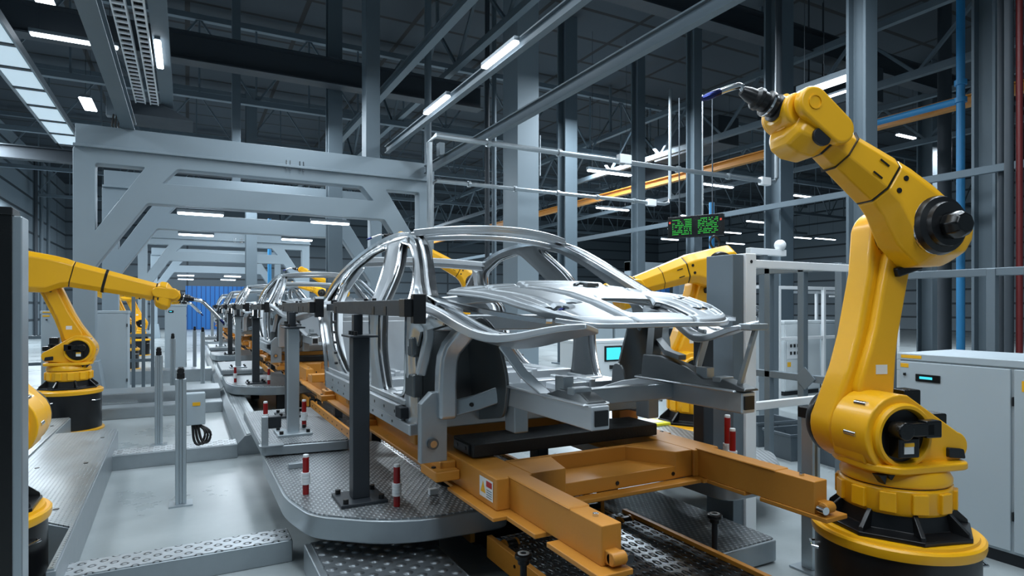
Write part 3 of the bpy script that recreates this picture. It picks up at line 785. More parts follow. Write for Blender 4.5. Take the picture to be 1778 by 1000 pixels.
    m.each('slot', M['black'], fa)
    # wrist
    Wc = E+fd*Lf
    L().rings([octo(Le,.186,.186,.02,.28), octo(Le+.012,.186,.186,.02,.28)]).build('arm_seam', M['black'], t)
    m = L(); m.rings([octo(Le+.012,.19,.19,.02,.25), octo(Le+.05,.27,.25,.02,.25,-.02), octo(Le+.13,.30,.28,.02,.25,-.035), octo(Le+.20,.25,.26,.02,.25,-.06), octo(Le+.235,.16,.2,.02,.3,-.07)])
    wr = m.build('wrist_housing', M['yellow'], t, bevel=.014, bseg=3)
    cx = lambda tt, k=0: (E+fd*tt+fn*k)
    m = L(); m.prism(hull2(cx(Le+.04,.0), .075, cx(Lf+.03,.02), .082), xz, .125, .185); m.prism(hull2(cx(Le+.04,.0), .075, cx(Lf+.03,.02), .082), xz, -.145, -.085)
    m.each('wrist_cheek', M['yellow'], wr, bevel=.018, bseg=3)
    c = cx(Lf+.03,.02); L().lathe([(.036,.18),(.036,.19),(.03,.19),(.03,.18)], V((c.x,0,c.y)), yv, 24).build('pivot_cap', M['yellow'], wr)
    c = cx(Le+.1,-.09); m = L(); m.prism([(c.x+fd.x*a+fn.x*b, c.y+fd.y*a+fn.y*b) for a, b in ell(0,0,.05,.04,18)], xz, .15, .172); m.build('cover_plate', M['blackm'], wr, bevel=.004, label='dark oval cover')
    ta = math.radians(tp); td = V((math.cos(ta), 0, math.sin(ta))); tu = V((-td.z, 0, td.x)); wc = V((Wc.x, s*.02, Wc.y))
    td2 = V((td.x, td.z))
    m = L(); m.prism(hull2((Wc.x, Wc.y), .1, (Wc.x+td.x*.05, Wc.y+td.z*.05), .085), xz, -.08, .12)
    hd = m.build('wrist_head', M['yellow'], t, bevel=.02, bseg=3)
    wc = wc-td*.14
    L().lathe([(.085,.14),(.092,.175),(.092,.2),(.08,.205),(.07,.206),(.07,.225),(.085,.226),(.085,.25),(.06,.255)], wc, td, 36).build('tool_flange', M['yellow'], hd)
    L().lathe([(.074,.203),(.074,.228)], wc, td, 32).build('flange_seal', M['chrome'], hd)
    tl = L().lathe([(.07,.255),(.07,.275),(.055,.28),(.055,.30),(.066,.305),(.066,.325),(.05,.33),(.05,.36),(.058,.365),(.056,.385),(.04,.40),(.036,.43),(.024,.47)], wc, td, 28).build('torch_holder', M['black'], t, label='black stepped torch holder')
    L().lathe([(.067,.308),(.0675,.314),(.067,.32)], wc, td, 28).build('clamp_ring', M['chrome'], tl)
    b = lambda a, k: wc+td*a+tu*k
    q_ = tl_-.45; b0, b1 = bend
    pts = [b(.45,0), b(.45+.12*q_,b0*.5), b(.45+.28*q_,b0), b(.45+.5*q_,b0+.28*b1), b(.45+.75*q_,b0+.62*b1), b(tl_,b0+b1)]
    L().tube(chaikin(pts, 2, False), .016*fk*fk, 12, (0,1,0)).build('torch_neck', M['chrome'], tl)
    e = pts[-1]; dr_ = (pts[-1]-pts[-2]).normalized()
    L().lathe([(.013,-.02),(.019,-.01),(.019,.06),(.012,.09)], e, dr_, 16).build('torch_tip', M['glassblue'], tl, label='blue heat-tinted nozzle')
    return t

R1 = robot('big yellow robot before the large grey cabinet, black torch raised over the bonnet', (3.33, 1.92, 0), math.radians(163), 1, tp=22, J2=(.115,1.05), J3=(-.10,2.09), W=(.60,2.66), bend=(.022,-.09), tl_=.585)
L1 = robot('yellow robot on a black drum, long arm stretched level over the aisle posts', (-1.44, 10.3, 0), 0, -1, zt=.56, J2=(.12,1.1), J3=(-.30,2.12), W=(1.22,1.87), tp=-12, es=-1, fk=1.35, back=.4, bend=(.0,-.22), tl_=.86)
L0 = robot('yellow robot half hidden by the tall dark-fronted post, only shoulder and drum showing', (-1.10, 4.42, 0), 0, -1, zt=.53, J2=(.16,1.03), J3=(-.4,2.0), W=(-1.1,2.6), tp=30)
R2 = robot('yellow robot behind the hood, elbow raised beside the white fence post', (4.5, 4.55, 0), math.radians(165), 1, J2=(.1,1.05), J3=(-.2,2.06), W=(.85,1.84), tp=-5, eye=True)
R3 = robot('yellow robot seen through the side windows of the front car', (4.6, 10.6, 0), math.radians(165), 1, J2=(.1,1.05), J3=(-.15,2.12), W=(1.15,2.95), tp=10)
R4 = robot('yellow robot behind the tail of the front car, black elbow cover showing', (4.6, 24.6, 0), math.radians(165), 1, J2=(.1,1.05), J3=(-.05,2.2), W=(1.0,2.55), tp=5)
dup(R3, (0, 11.0, 0), 'small distant yellow robot tip above the third car body')
dup(L1, (-.1, 9.2, 0), 'distant yellow robot leaning behind the fence posts at left')
dup(L1, (-.1, 14.6, 0), 'farthest yellow robot on the left side, a sliver of orange')
# ------------------------------------------------------------------ bare car body
XC = 2.1
PITCH = 6.9
def hw(Y, z):
    h = .91 + .02*math.exp(-((z-1.45)/.3)**2)
    if z > 1.70: h -= .275*(min(z-1.70, .56)/.53)**.95
    if Y < 3.5: h -= .07*(3.5-Y)
    if Y > 6.1: h -= .25*(Y-6.1)**2
    return h
GRID = []
def stamp_grid(outer, holes, u0, u1, v0, v1, cell):
    """grid over a pressed panel: quads inside the outline, edge points pulled onto it"""
    polys = [[(a[0], a[1]) for a in c] for c in [outer]+holes]
    segs = []
    for c in polys: segs += [(c[i], c[(i+1) % len(c)]) for i in range(len(c))]
    def inside(c, x, y):
        r = False; j = len(c)-1
        for i in range(len(c)):
            if (c[i][1] > y) != (c[j][1] > y) and x < (c[j][0]-c[i][0])*(y-c[i][1])/(c[j][1]-c[i][1])+c[i][0]: r = not r
            j = i
        return r
    def near(x, y):
        best = (9, None)
        for (ax, ay), (bx, by) in segs:
            dx, dy = bx-ax, by-ay; L = dx*dx+dy*dy
            k = 0 if L == 0 else max(0, min(1, ((x-ax)*dx+(y-ay)*dy)/L)); qx, qy = ax+dx*k, ay+dy*k
            d = (x-qx)**2+(y-qy)**2
            if d < best[0]: best = (d, (qx, qy))
        return math.sqrt(best[0]), best[1]
    nu, nv = int((u1-u0)/cell), int((v1-v0)/cell)
    P = {}
    for j in range(nv+1):
        for i in range(nu+1):
            x, y = u0+i*cell, v0+j*cell
            ins = inside(polys[0], x, y) and not any(inside(c, x, y) for c in polys[1:])
            d, q = near(x, y) if True else (0, 0)
            P[i, j] = [(x, y), d if ins else -d, q]
    keep = set()
    for j in range(nv):
        for i in range(nu):
            if sum(1 for a, b in ((0,0),(1,0),(1,1),(0,1)) if P[i+a, j+b][1] > -cell*.5) == 4 and sum(P[i+a, j+b][1] for a, b in ((0,0),(1,0),(1,1),(0,1))) > 0: keep.add((i, j))
    # points on the rim of the kept cells are pulled onto the outline
    ix, pts, dist, quads, edges = {}, [], [], [], []
    def vid(i, j):
        if (i, j) not in ix:
            full = all((a, b) in keep for a, b in ((i, j), (i-1, j), (i, j-1), (i-1, j-1)))
            p, d, q = P[i, j]
            if not full and abs(d) < cell*1.6: p, d = q, 0.0
            ix[i, j] = len(pts); pts.append(p); dist.append(max(0, d))
        return ix[i, j]
    for (i, j) in sorted(keep):
        q = [vid(i, j), vid(i+1, j), vid(i+1, j+1), vid(i, j+1)]
        quads.append(tuple(q))
        for (a, b), (m, n) in (((i, j-1), (0, 1)), ((i+1, j), (1, 2)), ((i, j+1), (2, 3)), ((i-1, j), (3, 0))):
            if (a, b) not in keep: edges.append((q[m], q[n]))
    return pts, quads, edges, dist

def car(label):
    t = thing('car_body', label, 'car body', (XC, 4.8, .93), group='bare car bodies along the line')
    def side(sx):
        f = lambda v: V((XC+sx*(hw(v[0], v[1])+v[2]), v[0], v[1]))
        arch = [(6.48+.52*math.cos(a), 1.10+.53*math.sin(a)) for a in [PI-PI*.53*k/12 for k in range(13)]]
        outer = [(3.5,.93)] + [(3.5+.15*k,.93) for k in range(1,17)] + [(5.93,.93)] + arch + [(6.62,1.63),(6.70,1.67),(6.68,1.74)] + \
            chaikin([(6.6,1.80),(6.35,1.955),(6.0,2.10),(5.55,2.205),(5.0,2.262),(4.5,2.258),(4.2,2.205),(3.9,2.07),(3.55,1.86),(3.28,1.71)], 1, False) + \
            [(3.12,1.66),(3.08,1.6),(3.4,1.55),(3.47,1.4),(3.46,1.2),(3.47,1.05)]
        front = rounded([(3.66,1.14),(4.10,1.1),(4.20,1.35),(4.21,1.7),(4.32,1.97),(4.60,2.205),(4.28,2.15),(4.0,2.02),(3.74,1.84),(3.62,1.71),(3.6,1.4)], .09, 4)
        rear = rounded([(4.44,1.1),(5.3,1.12),(5.66,1.3),(5.80,1.5),(5.84,1.72),(6.02,1.87),(5.86,2.05),(5.4,2.165),(4.94,2.20),(4.68,1.98),(4.48,1.7),(4.42,1.45)], .1, 4)
        quart = rounded([(5.98,1.76),(6.50,1.74),(6.3,1.90),(6.12,2.0)], .04, 3)
        vent = rounded([(3.28,1.665),(3.5,1.68),(3.62,1.78)], .02, 2)
        def shrink(c, k):
            cx = sum(p[0] for p in c)/len(c); cz = sum(p[1] for p in c)/len(c)
            return [((p[0]-cx)*(1-k)+cx, (p[1]-cz)*(1-k)+cz) for p in c]
        if not GRID: GRID.append(stamp_grid(outer, [front, rear, quart, vent], 3.0, 6.8, .92, 2.30, .021))
        pts, quads, edges, dist = GRID[0]
        def skin(wf, th):
            n = len(pts)
            vs = [f((p[0], p[1], wf(d))) for p, d in zip(pts, dist)]+[f((p[0], p[1], wf(d)-th)) for p, d in zip(pts, dist)]
            fs = [q for q in quads]+[tuple(n+i for i in reversed(q)) for q in quads]+[(b, a, n+a, n+b) for a, b in edges]
            return MB().raw(vs, fs)
        ss = lambda a, b, x: (lambda k: k*k*(3-2*k))(max(0, min(1, (x-a)/(b-a))))
        sp = skin(lambda d: -.022+.016*ss(.012, .026, d)+.012*ss(.036, .06, d), .012).build('side_panel', M['body'], t, ang=50)
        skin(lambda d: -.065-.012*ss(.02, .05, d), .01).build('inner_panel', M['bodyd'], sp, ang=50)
        # flanges: rolled edges around openings and along the roof
        m = MB()
        for c, w, k in ((front, -.012, .006), (rear, -.012, .006)):
            pts = [f((p[0], p[1], w)) for p in shrink(c, k)]
            m.tube(pts, .011, 6, (sx, .1, .1), closed=True)
        roof = chaikin([(6.66,1.72),(6.55,1.83),(6.3,1.975),(5.95,2.11),(5.5,2.212),(5.0,2.264),(4.5,2.258),(4.15,2.185),(3.8,2.01),(3.3,1.715),(3.1,1.64)], 2, False)
        m.bar([f((p[0], p[1]+.004, .012)) for p in roof], .022, .03)
        m.bar([f((p[0], p[1]-.015, -.06)) for p in roof], .05, .03)
        arc = [(6.48+.545*math.cos(a), 1.10+.555*math.sin(a)) for a in [PI-PI*.55*k/14 for k in range(15)]]
        m.bar([f((5.94,.95,.02))]+[f((p[0], p[1], .022)) for p in arc], .03, .03, (sx,0,0))
        m.build('flange', M['chrome'], sp)
        # sill with stepped face and rivet holes
        m = MB(); x = XC+sx*.91
        for (a, b, z0, z1, y0, y1) in ((-.12,.03,.93,1.0,3.48,5.98), (-.12,.045,1.0,1.09,3.62,5.9), (-.1,.02,1.09,1.13,3.6,5.9)):
            m.box(min(x+sx*a, x+sx*b), max(x+sx*a, x+sx*b), y0, y1, z0, z1)
        si = m.build('sill', M['bodyw'], t, bevel=.012, bseg=3)
        m = MB()
        for k in range(9):
            y = 3.72+k*.23; m.cyl((x+sx*.04, y, 1.045), (x+sx*.0465, y, 1.045), .011, seg=10)
            m.cyl((x+sx*.02, y+.1, .965), (x+sx*.0325, y+.1, .965), .009, seg=10)
        for k in range(5):
            y = 5.5+.02*k; m.cyl((XC+sx*.925, y, 1.2+.09*k), (XC+sx*.951, y, 1.2+.09*k), .012, seg=10)
        m.each('rivet_hole', M['black'], si)
        m = MB(); m.box(min(x, x+sx*.06), max(x, x+sx*.06), 3.55, 3.66, 1.02, 1.09); m.build('sill_block', M['blackm'], si, bevel=.006)
        # door pillar lining
        m = MB()
        m.bar([f((5.7,1.1,-.1)), f((5.88,1.4,-.1)), f((5.93,1.7,-.1)), f((6.08,1.88,-.1)), f((5.9,2.09,-.1))], .06, .09, (0,1,0))
        m.each('pillar', M['bodyw'], t, bevel=.015, bseg=3)
        m = MB()
        m.rings([[f((3.5+a, z, w)) for a, w in ((0,-.10),(.10,-.10),(.10,-.02),(0,-.02))] for z in (1.1,1.25,1.3,1.45,1.5,1.62)])
        m.box(min(XC+sx*.86, XC+sx*.93), max(XC+sx*.86, XC+sx*.93), 3.44, 3.6, 1.16, 1.3); m.box(min(XC+sx*.86, XC+sx*.935), max(XC+sx*.86, XC+sx*.935), 3.44, 3.58, 1.4, 1.52)
        m.build('hinge_pillar', M['bodyd'], t, bevel=.015, bseg=2)
        # apron rail and struts at the front
        X = lambda a: XC+sx*a
        pts = chaikin([V((X(.88),3.42,1.70)), V((X(.86),3.15,1.665)), V((X(.80),2.95,1.58)), V((X(.74),2.78,1.525)), V((X(.66),2.62,1.525)), V((X(.56),2.36,1.585)), V((X(.50),2.24,1.60))], 2, False)
        n = len(pts)
        m = MB(); m.bar(pts, .20, .045, (-sx*.25,0,1), [1.0 if i < n*.55 else 1.0-.45*(i/n-.55)/.45 for i in range(n)])
        m.bar([p+V((sx*.05,0,.03)) for p in pts[:int(n*.62)]], .03, .03); m.bar([p+V((-sx*.055,0,.026)) for p in pts[:int(n*.62)]], .025, .025)
        ap = m.build('apron_rail', M['body'], t, bevel=.01, bseg=2)
        m = MB(); q = [V((X(.86),3.35,1.755)), V((X(.8),3.0,1.70)), V((X(.7),2.7,1.655)), V((X(.6),2.45,1.63))]
        m.bar(chaikin(q, 2, False), .05, .022); m.build('apron_flange', M['chrome'], ap)
        m = MB(); m.bar([V((X(.70),2.74,1.51)), V((X(.60),2.70,1.36)), V((X(.5),2.62,1.25))], .05, .02, (0,1,0)); m.build('strut', M['body'], t, bevel=.006)
        m = MB(); m.raw([V((X(.72),3.0,1.6)), V((X(.60),2.8,1.56)), V((X(.48),2.9,1.5)), V((X(.5),3.15,1.54))], [(0,1,2,3)])
        # wheelhouse
        wh = [(3.46,1.0),(3.44,1.6),(3.2,1.64),(3.05,1.55),(2.98,1.3),(3.04,1.08)] if sx < 0 else [(3.46,1.0),(3.44,1.3),(3.36,1.3),(3.3,1.2),(3.26,1.1)]
        vs, fs = sheet([rounded(wh, .06, 3)], .012, .004)
        m = MB(); m.raw([V((X(.53)+sx*v[2]+sx*.12*max(0, v[1]-1.2), v[0], v[1])) for v in vs], fs)
        vs, fs = sheet([rounded([(.5,1.0),(.88,1.0),(.9,1.62),(.5 if sx < 0 else .7,1.62)], .05, 3)], .012, .004)
        m.raw([V((X(v[0]), 3.46+v[2], v[1])) for v in vs], fs)
        if sx > 0: m.bar([V((X(.62),3.1,1.6)), V((X(.56),3.05,1.45)), V((X(.5),3.0,1.28))], .07, .06, (0,1,0)); m.bar([V((X(.62),3.1,1.5)), V((X(.50),2.85,1.42)), V((X(.47),2.7,1.40))], .05, .03)
        w_ = m.build('wheelhouse', M['bodyd'], t, bevel=0)
        m = MB(); m.bar(chaikin([V((X(.70),3.14,1.6)), V((X(.73),3.2,1.53)), V((X(.79),3.24,1.44)), V((X(.8),3.25,1.3)), V((X(.8),3.25,1.06))], 1, False), .11, .10, (0,1,0)); m.build('wheelhouse_post', M['body'], w_, bevel=.022, bseg=3)
        m = MB(); m.bar([V((X(.87),3.34,1.62)), V((X(.86),3.36,1.52)), V((X(.88),3.38,1.4)), V((X(.9),3.40,1.3))], .06, .05, (0,1,0)); m.build('wheelhouse_brace', M['body'], w_, bevel=.012)
        m = MB(); m.bar([V((X(.9),3.37,1.06)), V((X(.62),3.2,1.15)), V((X(.48),3.08,1.22))], .04, .09, (0,0,1)); tb = m.build('torque_box', M['zinc'], t, bevel=.008)
        m = MB()
        for k in (.15, .5, .85):
            p = V((X(.9),3.345,1.06)).lerp(V((X(.62),3.18,1.15)), k); m.cyl(p+V((0,.0,0)), p-V((0,.012,0)), .012, seg=10)
        m.each('bolt_hole', M['black'], tb)
        # main front rail
        m = MB(); x = X(.47)
        m.bar([V((x,3.5,1.07)), V((x,3.2,1.16)), V((x,3.0,1.2)), V((x,2.22,1.2))], .10, .11)
        m.box(min(x-.075,x+.075), x+.075, 2.25, 3.05, 1.25, 1.265)
        ra = m.build('front_rail', M['bodyw'], t, bevel=.01, bseg=2)
        m = MB(); m.box(x-.035, x+.035, 2.212, 2.222, 1.165, 1.235); m.build('rail_mouth', M['black'], ra)
        m = MB(); m.rings([[V((x+a, y, z)) for a, z in ((-.06,1.262),(.06,1.262),(.045,h),(-.045,h))] for y, h in (((2.2,1.275),(2.35,1.31),(2.5,1.3),(2.62,1.35),(2.85,1.40),(3.0,1.40)) if sx > 0 else ((2.25,1.27),(2.32,1.30),(2.5,1.30),(2.56,1.28),(2.6,1.27)))])
        m.build('rail_cover', M['bodyd'], ra, bevel=.008)
        m = MB(); m.box(x-.03, x+.03, 2.48, 2.56, 1.28, 1.36); m.box(x-.05, x+.05, 2.36, 2.42, 1.28, 1.32); m.each('bracket', M['zinc'], ra, bevel=.005)
        m = MB(); m.box(x-.045, x+.045, 2.95, 3.07, 1.0, 1.16); m.build('rail_foot', M['zinc'], ra, bevel=.01)
    for sx in (-1, 1): side(sx)
    m = MB(); m.bar([V((XC+.53,2.22,1.6)), V((XC+.47,2.28,1.28))], .022, .022, (0,1,0)); m.build('prop_rod', M['zinc'], t)
    # cross members
    arcx = lambda Y, z, b, bz, w=.57: [V((XC+w*k/10, Y-b*(1-(k/10)**2), z+bz*(1-(k/10)**2))) for k in range(-10, 11)]
    m = MB(); m.bar(arcx(4.30, 2.222, .16, .045, .65), .11, .035); m.bar(arcx(4.25, 2.245, .16, .045, .65), .022, .03); m.bar(arcx(4.40, 2.195, .14, .035, .65), .05, .04)
    m.build('windscreen_header', M['body'], t, bevel=.01, bseg=2)
    m = MB(); m.bar(arcx(5.75, 2.135, -.1, .03, .64), .1, .05); m.bar(arcx(5.8, 2.095, -.1, .03, .64), .04, .05)
    m.build('rear_header', M['bodyw'], t, bevel=.01, bseg=2)
    m = MB(); m.bar(arcx(3.32, 1.72, .14, .05, .84), .1, .06); m.bar(arcx(3.5, 1.6, .05, .0, .84), .12, .1)
    m.build('cowl', M['body'], t, bevel=.012)
    m = MB(); m.bar(arcx(6.62, 1.70, -.02, .0, .76), .10, .06); m.box(XC-.76, XC+.76, 6.58, 6.62, 1.5, 1.68); m.build('tail_panel', M['body'], t, bevel=.02, bseg=3)
    m = MB(); m.box(XC-.8, XC+.8, 6.08, 6.5, 1.56, 1.585); m.box(XC-.8, XC+.8, 6.02, 6.09, 1.5, 1.6); m.box(XC-.8, XC+.8, 5.86, 5.9, 1.0, 1.56); m.build('parcel_shelf', M['bodyw'], t, bevel=.006)
    m = MB(); m.box(XC-.86, XC+.86, 3.5, 5.92, .965, .985)
    m.rings([[V((XC+a, y, z)) for a, z in ((-.16,.985),(-.11,1.11),(.11,1.11),(.16,.985))] for y in (3.5, 5.7)])
    for y, h in ((3.62,1.16), (4.0,1.14), (4.45,1.16), (5.2,1.12)):
        m.box(XC-.86, XC-.17, y, y+.14, .985, h); m.box(XC+.17, XC+.86, y, y+.14, .985, h); m.box(XC-.5, XC-.45, y-.02, y+.16, .985, h+.02); m.box(XC+.45, XC+.5, y-.02, y+.16, .985, h+.02)
    m.build('floor_pan', M['bodyw'], t, bevel=.012)
    m = MB()
    for x in (-.5, .5): m.bar([V((XC+x,5.7,1.04)), V((XC+x,6.0,1.12)), V((XC+x,6.25,1.26)), V((XC+x,6.72,1.26))], .09, .1)
    m.each('rear_rail', M['bodyw'], t, bevel=.008)
    MB().box(XC-.62, XC+.62, 6.5, 6.58, 1.2, 1.32).build('rear_crossmember', M['bodyw'], t, bevel=.008)
    m = MB(); m.box(XC-.86, XC+.86, 3.36, 3.5, .985, 1.075); m.build('front_crossmember', M['zinc'], t, bevel=.008)
    m = MB(); m.box(XC-.44, XC+.44, 2.72, 2.80, 1.16, 1.25); m.build('subframe_beam', M['zinc'], t, bevel=.008)
    # bonnet: stamped grid with openings
    NU, NW = 190, 140
    yf = lambda u: 2.29 + .05*(2*abs(u-.5))**2+.13*(2*abs(u-.5))**7
    yb = lambda u: 3.40 - .13*(1-(2*u-1)**2)*0.6 - .04
    zt = [(2.2,1.585),(2.3,1.622),(2.45,1.680),(2.6,1.732),(2.8,1.782),(3.0,1.812),(3.2,1.832),(3.45,1.845)]
    def zz(y):
        for (a, za), (b, zb) in zip(zt, zt[1:]):
            if y <= b: return za+(zb-za)*(y-a)/(b-a)
        return zt[-1][1]
    sst = lambda a, b, x: (lambda k: k*k*(3-2*k))(max(0, min(1, (x-a)/(b-a))))
    rr = lambda x, y, cx, cy, a, b, r: (lambda dx, dy: math.hypot(max(dx, 0), max(dy, 0))+min(max(dx, dy), 0)-r)(abs(x-cx)-a+r, abs(y-cy)-b+r)
    holes = [lambda x, y: rr(x, y, .09, 2.585, .22, .125, .04), lambda x, y: rr(x, y, -.47, 2.60, .075, .032, .03), lambda x, y: rr(x, y, -.335, 2.66, .03, .02, .019),
             lambda x, y: rr(x, y, .02, 2.93, .22, .012, .01), lambda x, y: rr(x, y, .50, 2.60, .06, .028, .027), lambda x, y: rr(x, y, .56, 2.85, .07, .02, .019)]
    verts, idx = [], {}
    grid = []
    cell = .008
    for j in range(NW+1):
        row = []
        for i in range(NU+1):
            u = i/NU; w = j/NW
            y = yf(u)+(yb(u)-yf(u))*w
            half = .60+.15*(w**.75)-.05*(1-w)**9
            x = (2*u-1)*half
            for h in holes:
                d = h(x, y)
                if abs(d) < cell*.75:
                    e = .001; gx = (h(x+e, y)-d)/e; gy = (h(x, y+e)-d)/e; g = max(.3, math.hypot(gx, gy)); x -= d*gx/g/g; y -= d*gy/g/g
            k = abs(2*u-1)
            z = zz(y) - .05*k**2.2*(.65+.35*w) - .012*max(0, k-.9)/.1
            ed = min((1-k)*half, (y-yf(u)), (yb(u)-y)+.02)
            z += .014*(sst(.0, .02, ed)-sst(.05, .085, ed))                      # rim
            z -= .012*(sst(.09, .12, ed))
            gl = .34+.10*w
            z -= .024*math.exp(-((k-gl)/.018)**2)                                # long grooves
            z += .016*sst(gl+.01, gl-.03, k)*sst(.13, .2, y-yf(u)) if False else .014*sst(0, .05, gl-k)*sst(.08, .13, y-yf(u))
            z -= .012*math.exp(-((k-.70)/.02)**2)*sst(.1, .3, y-yf(u))
            d0 = min(h(x, y) for h in holes[:1])
            z -= .02*sst(.055, .02, d0) if False else .016*(1-sst(.012, .05, d0))
            for h in holes[1:]: z -= .010*(1-sst(.004, .03, h(x, y)))
            row.append((V((XC+x, y, z)), min(h(x, y) for h in holes)))
        grid.append(row)
    vs = []; fs = []; W1 = NU+1; TH = V((0, 0, -.012))
    for row in grid: vs += [p for p, d in row]
    nn = len(vs); vs += [p+TH for p in vs]
    keep = {}
    for j in range(NW):
        for i in range(NU):
            q = [(j, i), (j, i+1), (j+1, i+1), (j+1, i)]
            keep[j, i] = sum(grid[a][b][1] for a, b in q)/4 > .0
    for (j, i), k in keep.items():
        if not k: continue
        a, b, c, d = j*W1+i, j*W1+i+1, (j+1)*W1+i+1, (j+1)*W1+i
        fs.append((a, b, c, d)); fs.append((nn+d, nn+c, nn+b, nn+a))
        for (jj, ii), (p, q) in (((j-1, i), (a, b)), ((j+1, i), (c, d)), ((j, i-1), (d, a)), ((j, i+1), (b, c))):
            if not keep.get((jj, ii), False): fs.append((q, p, nn+p, nn+q))
    hd = MB().raw(vs, fs).build('bonnet_frame', M['bonnet'], t, ang=60)
    m = MB(); e = [V((XC+(2*u-1)*(.60-.05), yf(u)-.0, zz(yf(u))-.05*abs(2*u-1)**2.2*.65-.012*max(0, abs(2*u-1)-.9)/.1-.008)) for u in [k/30 for k in range(31)]]
    m.bar(e, .03, .024); m.build('bonnet_lip', M['body'], hd, bevel=.006)
    m = MB(); m.box(XC-.18, XC+.34, 2.46, 2.71, 1.60, 1.615); m.box(XC-.05, XC+.2, 2.56, 2.6, 1.615, 1.65); m.build('latch_plate', M['bodyd'], hd, bevel=.004)
    m = MB(); m.tube([V((XC-.02, 3.1, 1.83)), V((XC+.03, 3.12, 1.845)), V((XC+.08, 3.08, 1.835)), V((XC+.15, 3.1, 1.83))], .012, 8); m.box(XC+.02, XC+.1, 3.02, 3.07, 1.82, 1.84); m.build('hinge_clip', M['bodyd'], hd)
    m = MB(); m.box(XC+.46, XC+.6, 2.2, 2.28, 1.575, 1.61); m.build('corner_bracket', M['zinc'], t, bevel=.006)
    return t
car1 = car('bare metal car body at the front with its perforated bonnet frame')
for k, lab in ((1, 'second bare metal car body, directly behind the front one'), (2, 'third bare metal car body in the line'), (3, 'fourth bare metal car body in the line'), (4, 'farthest bare metal car body, near the blue curtain')):
    dup(car1, (0, PITCH*k, 0), lab)

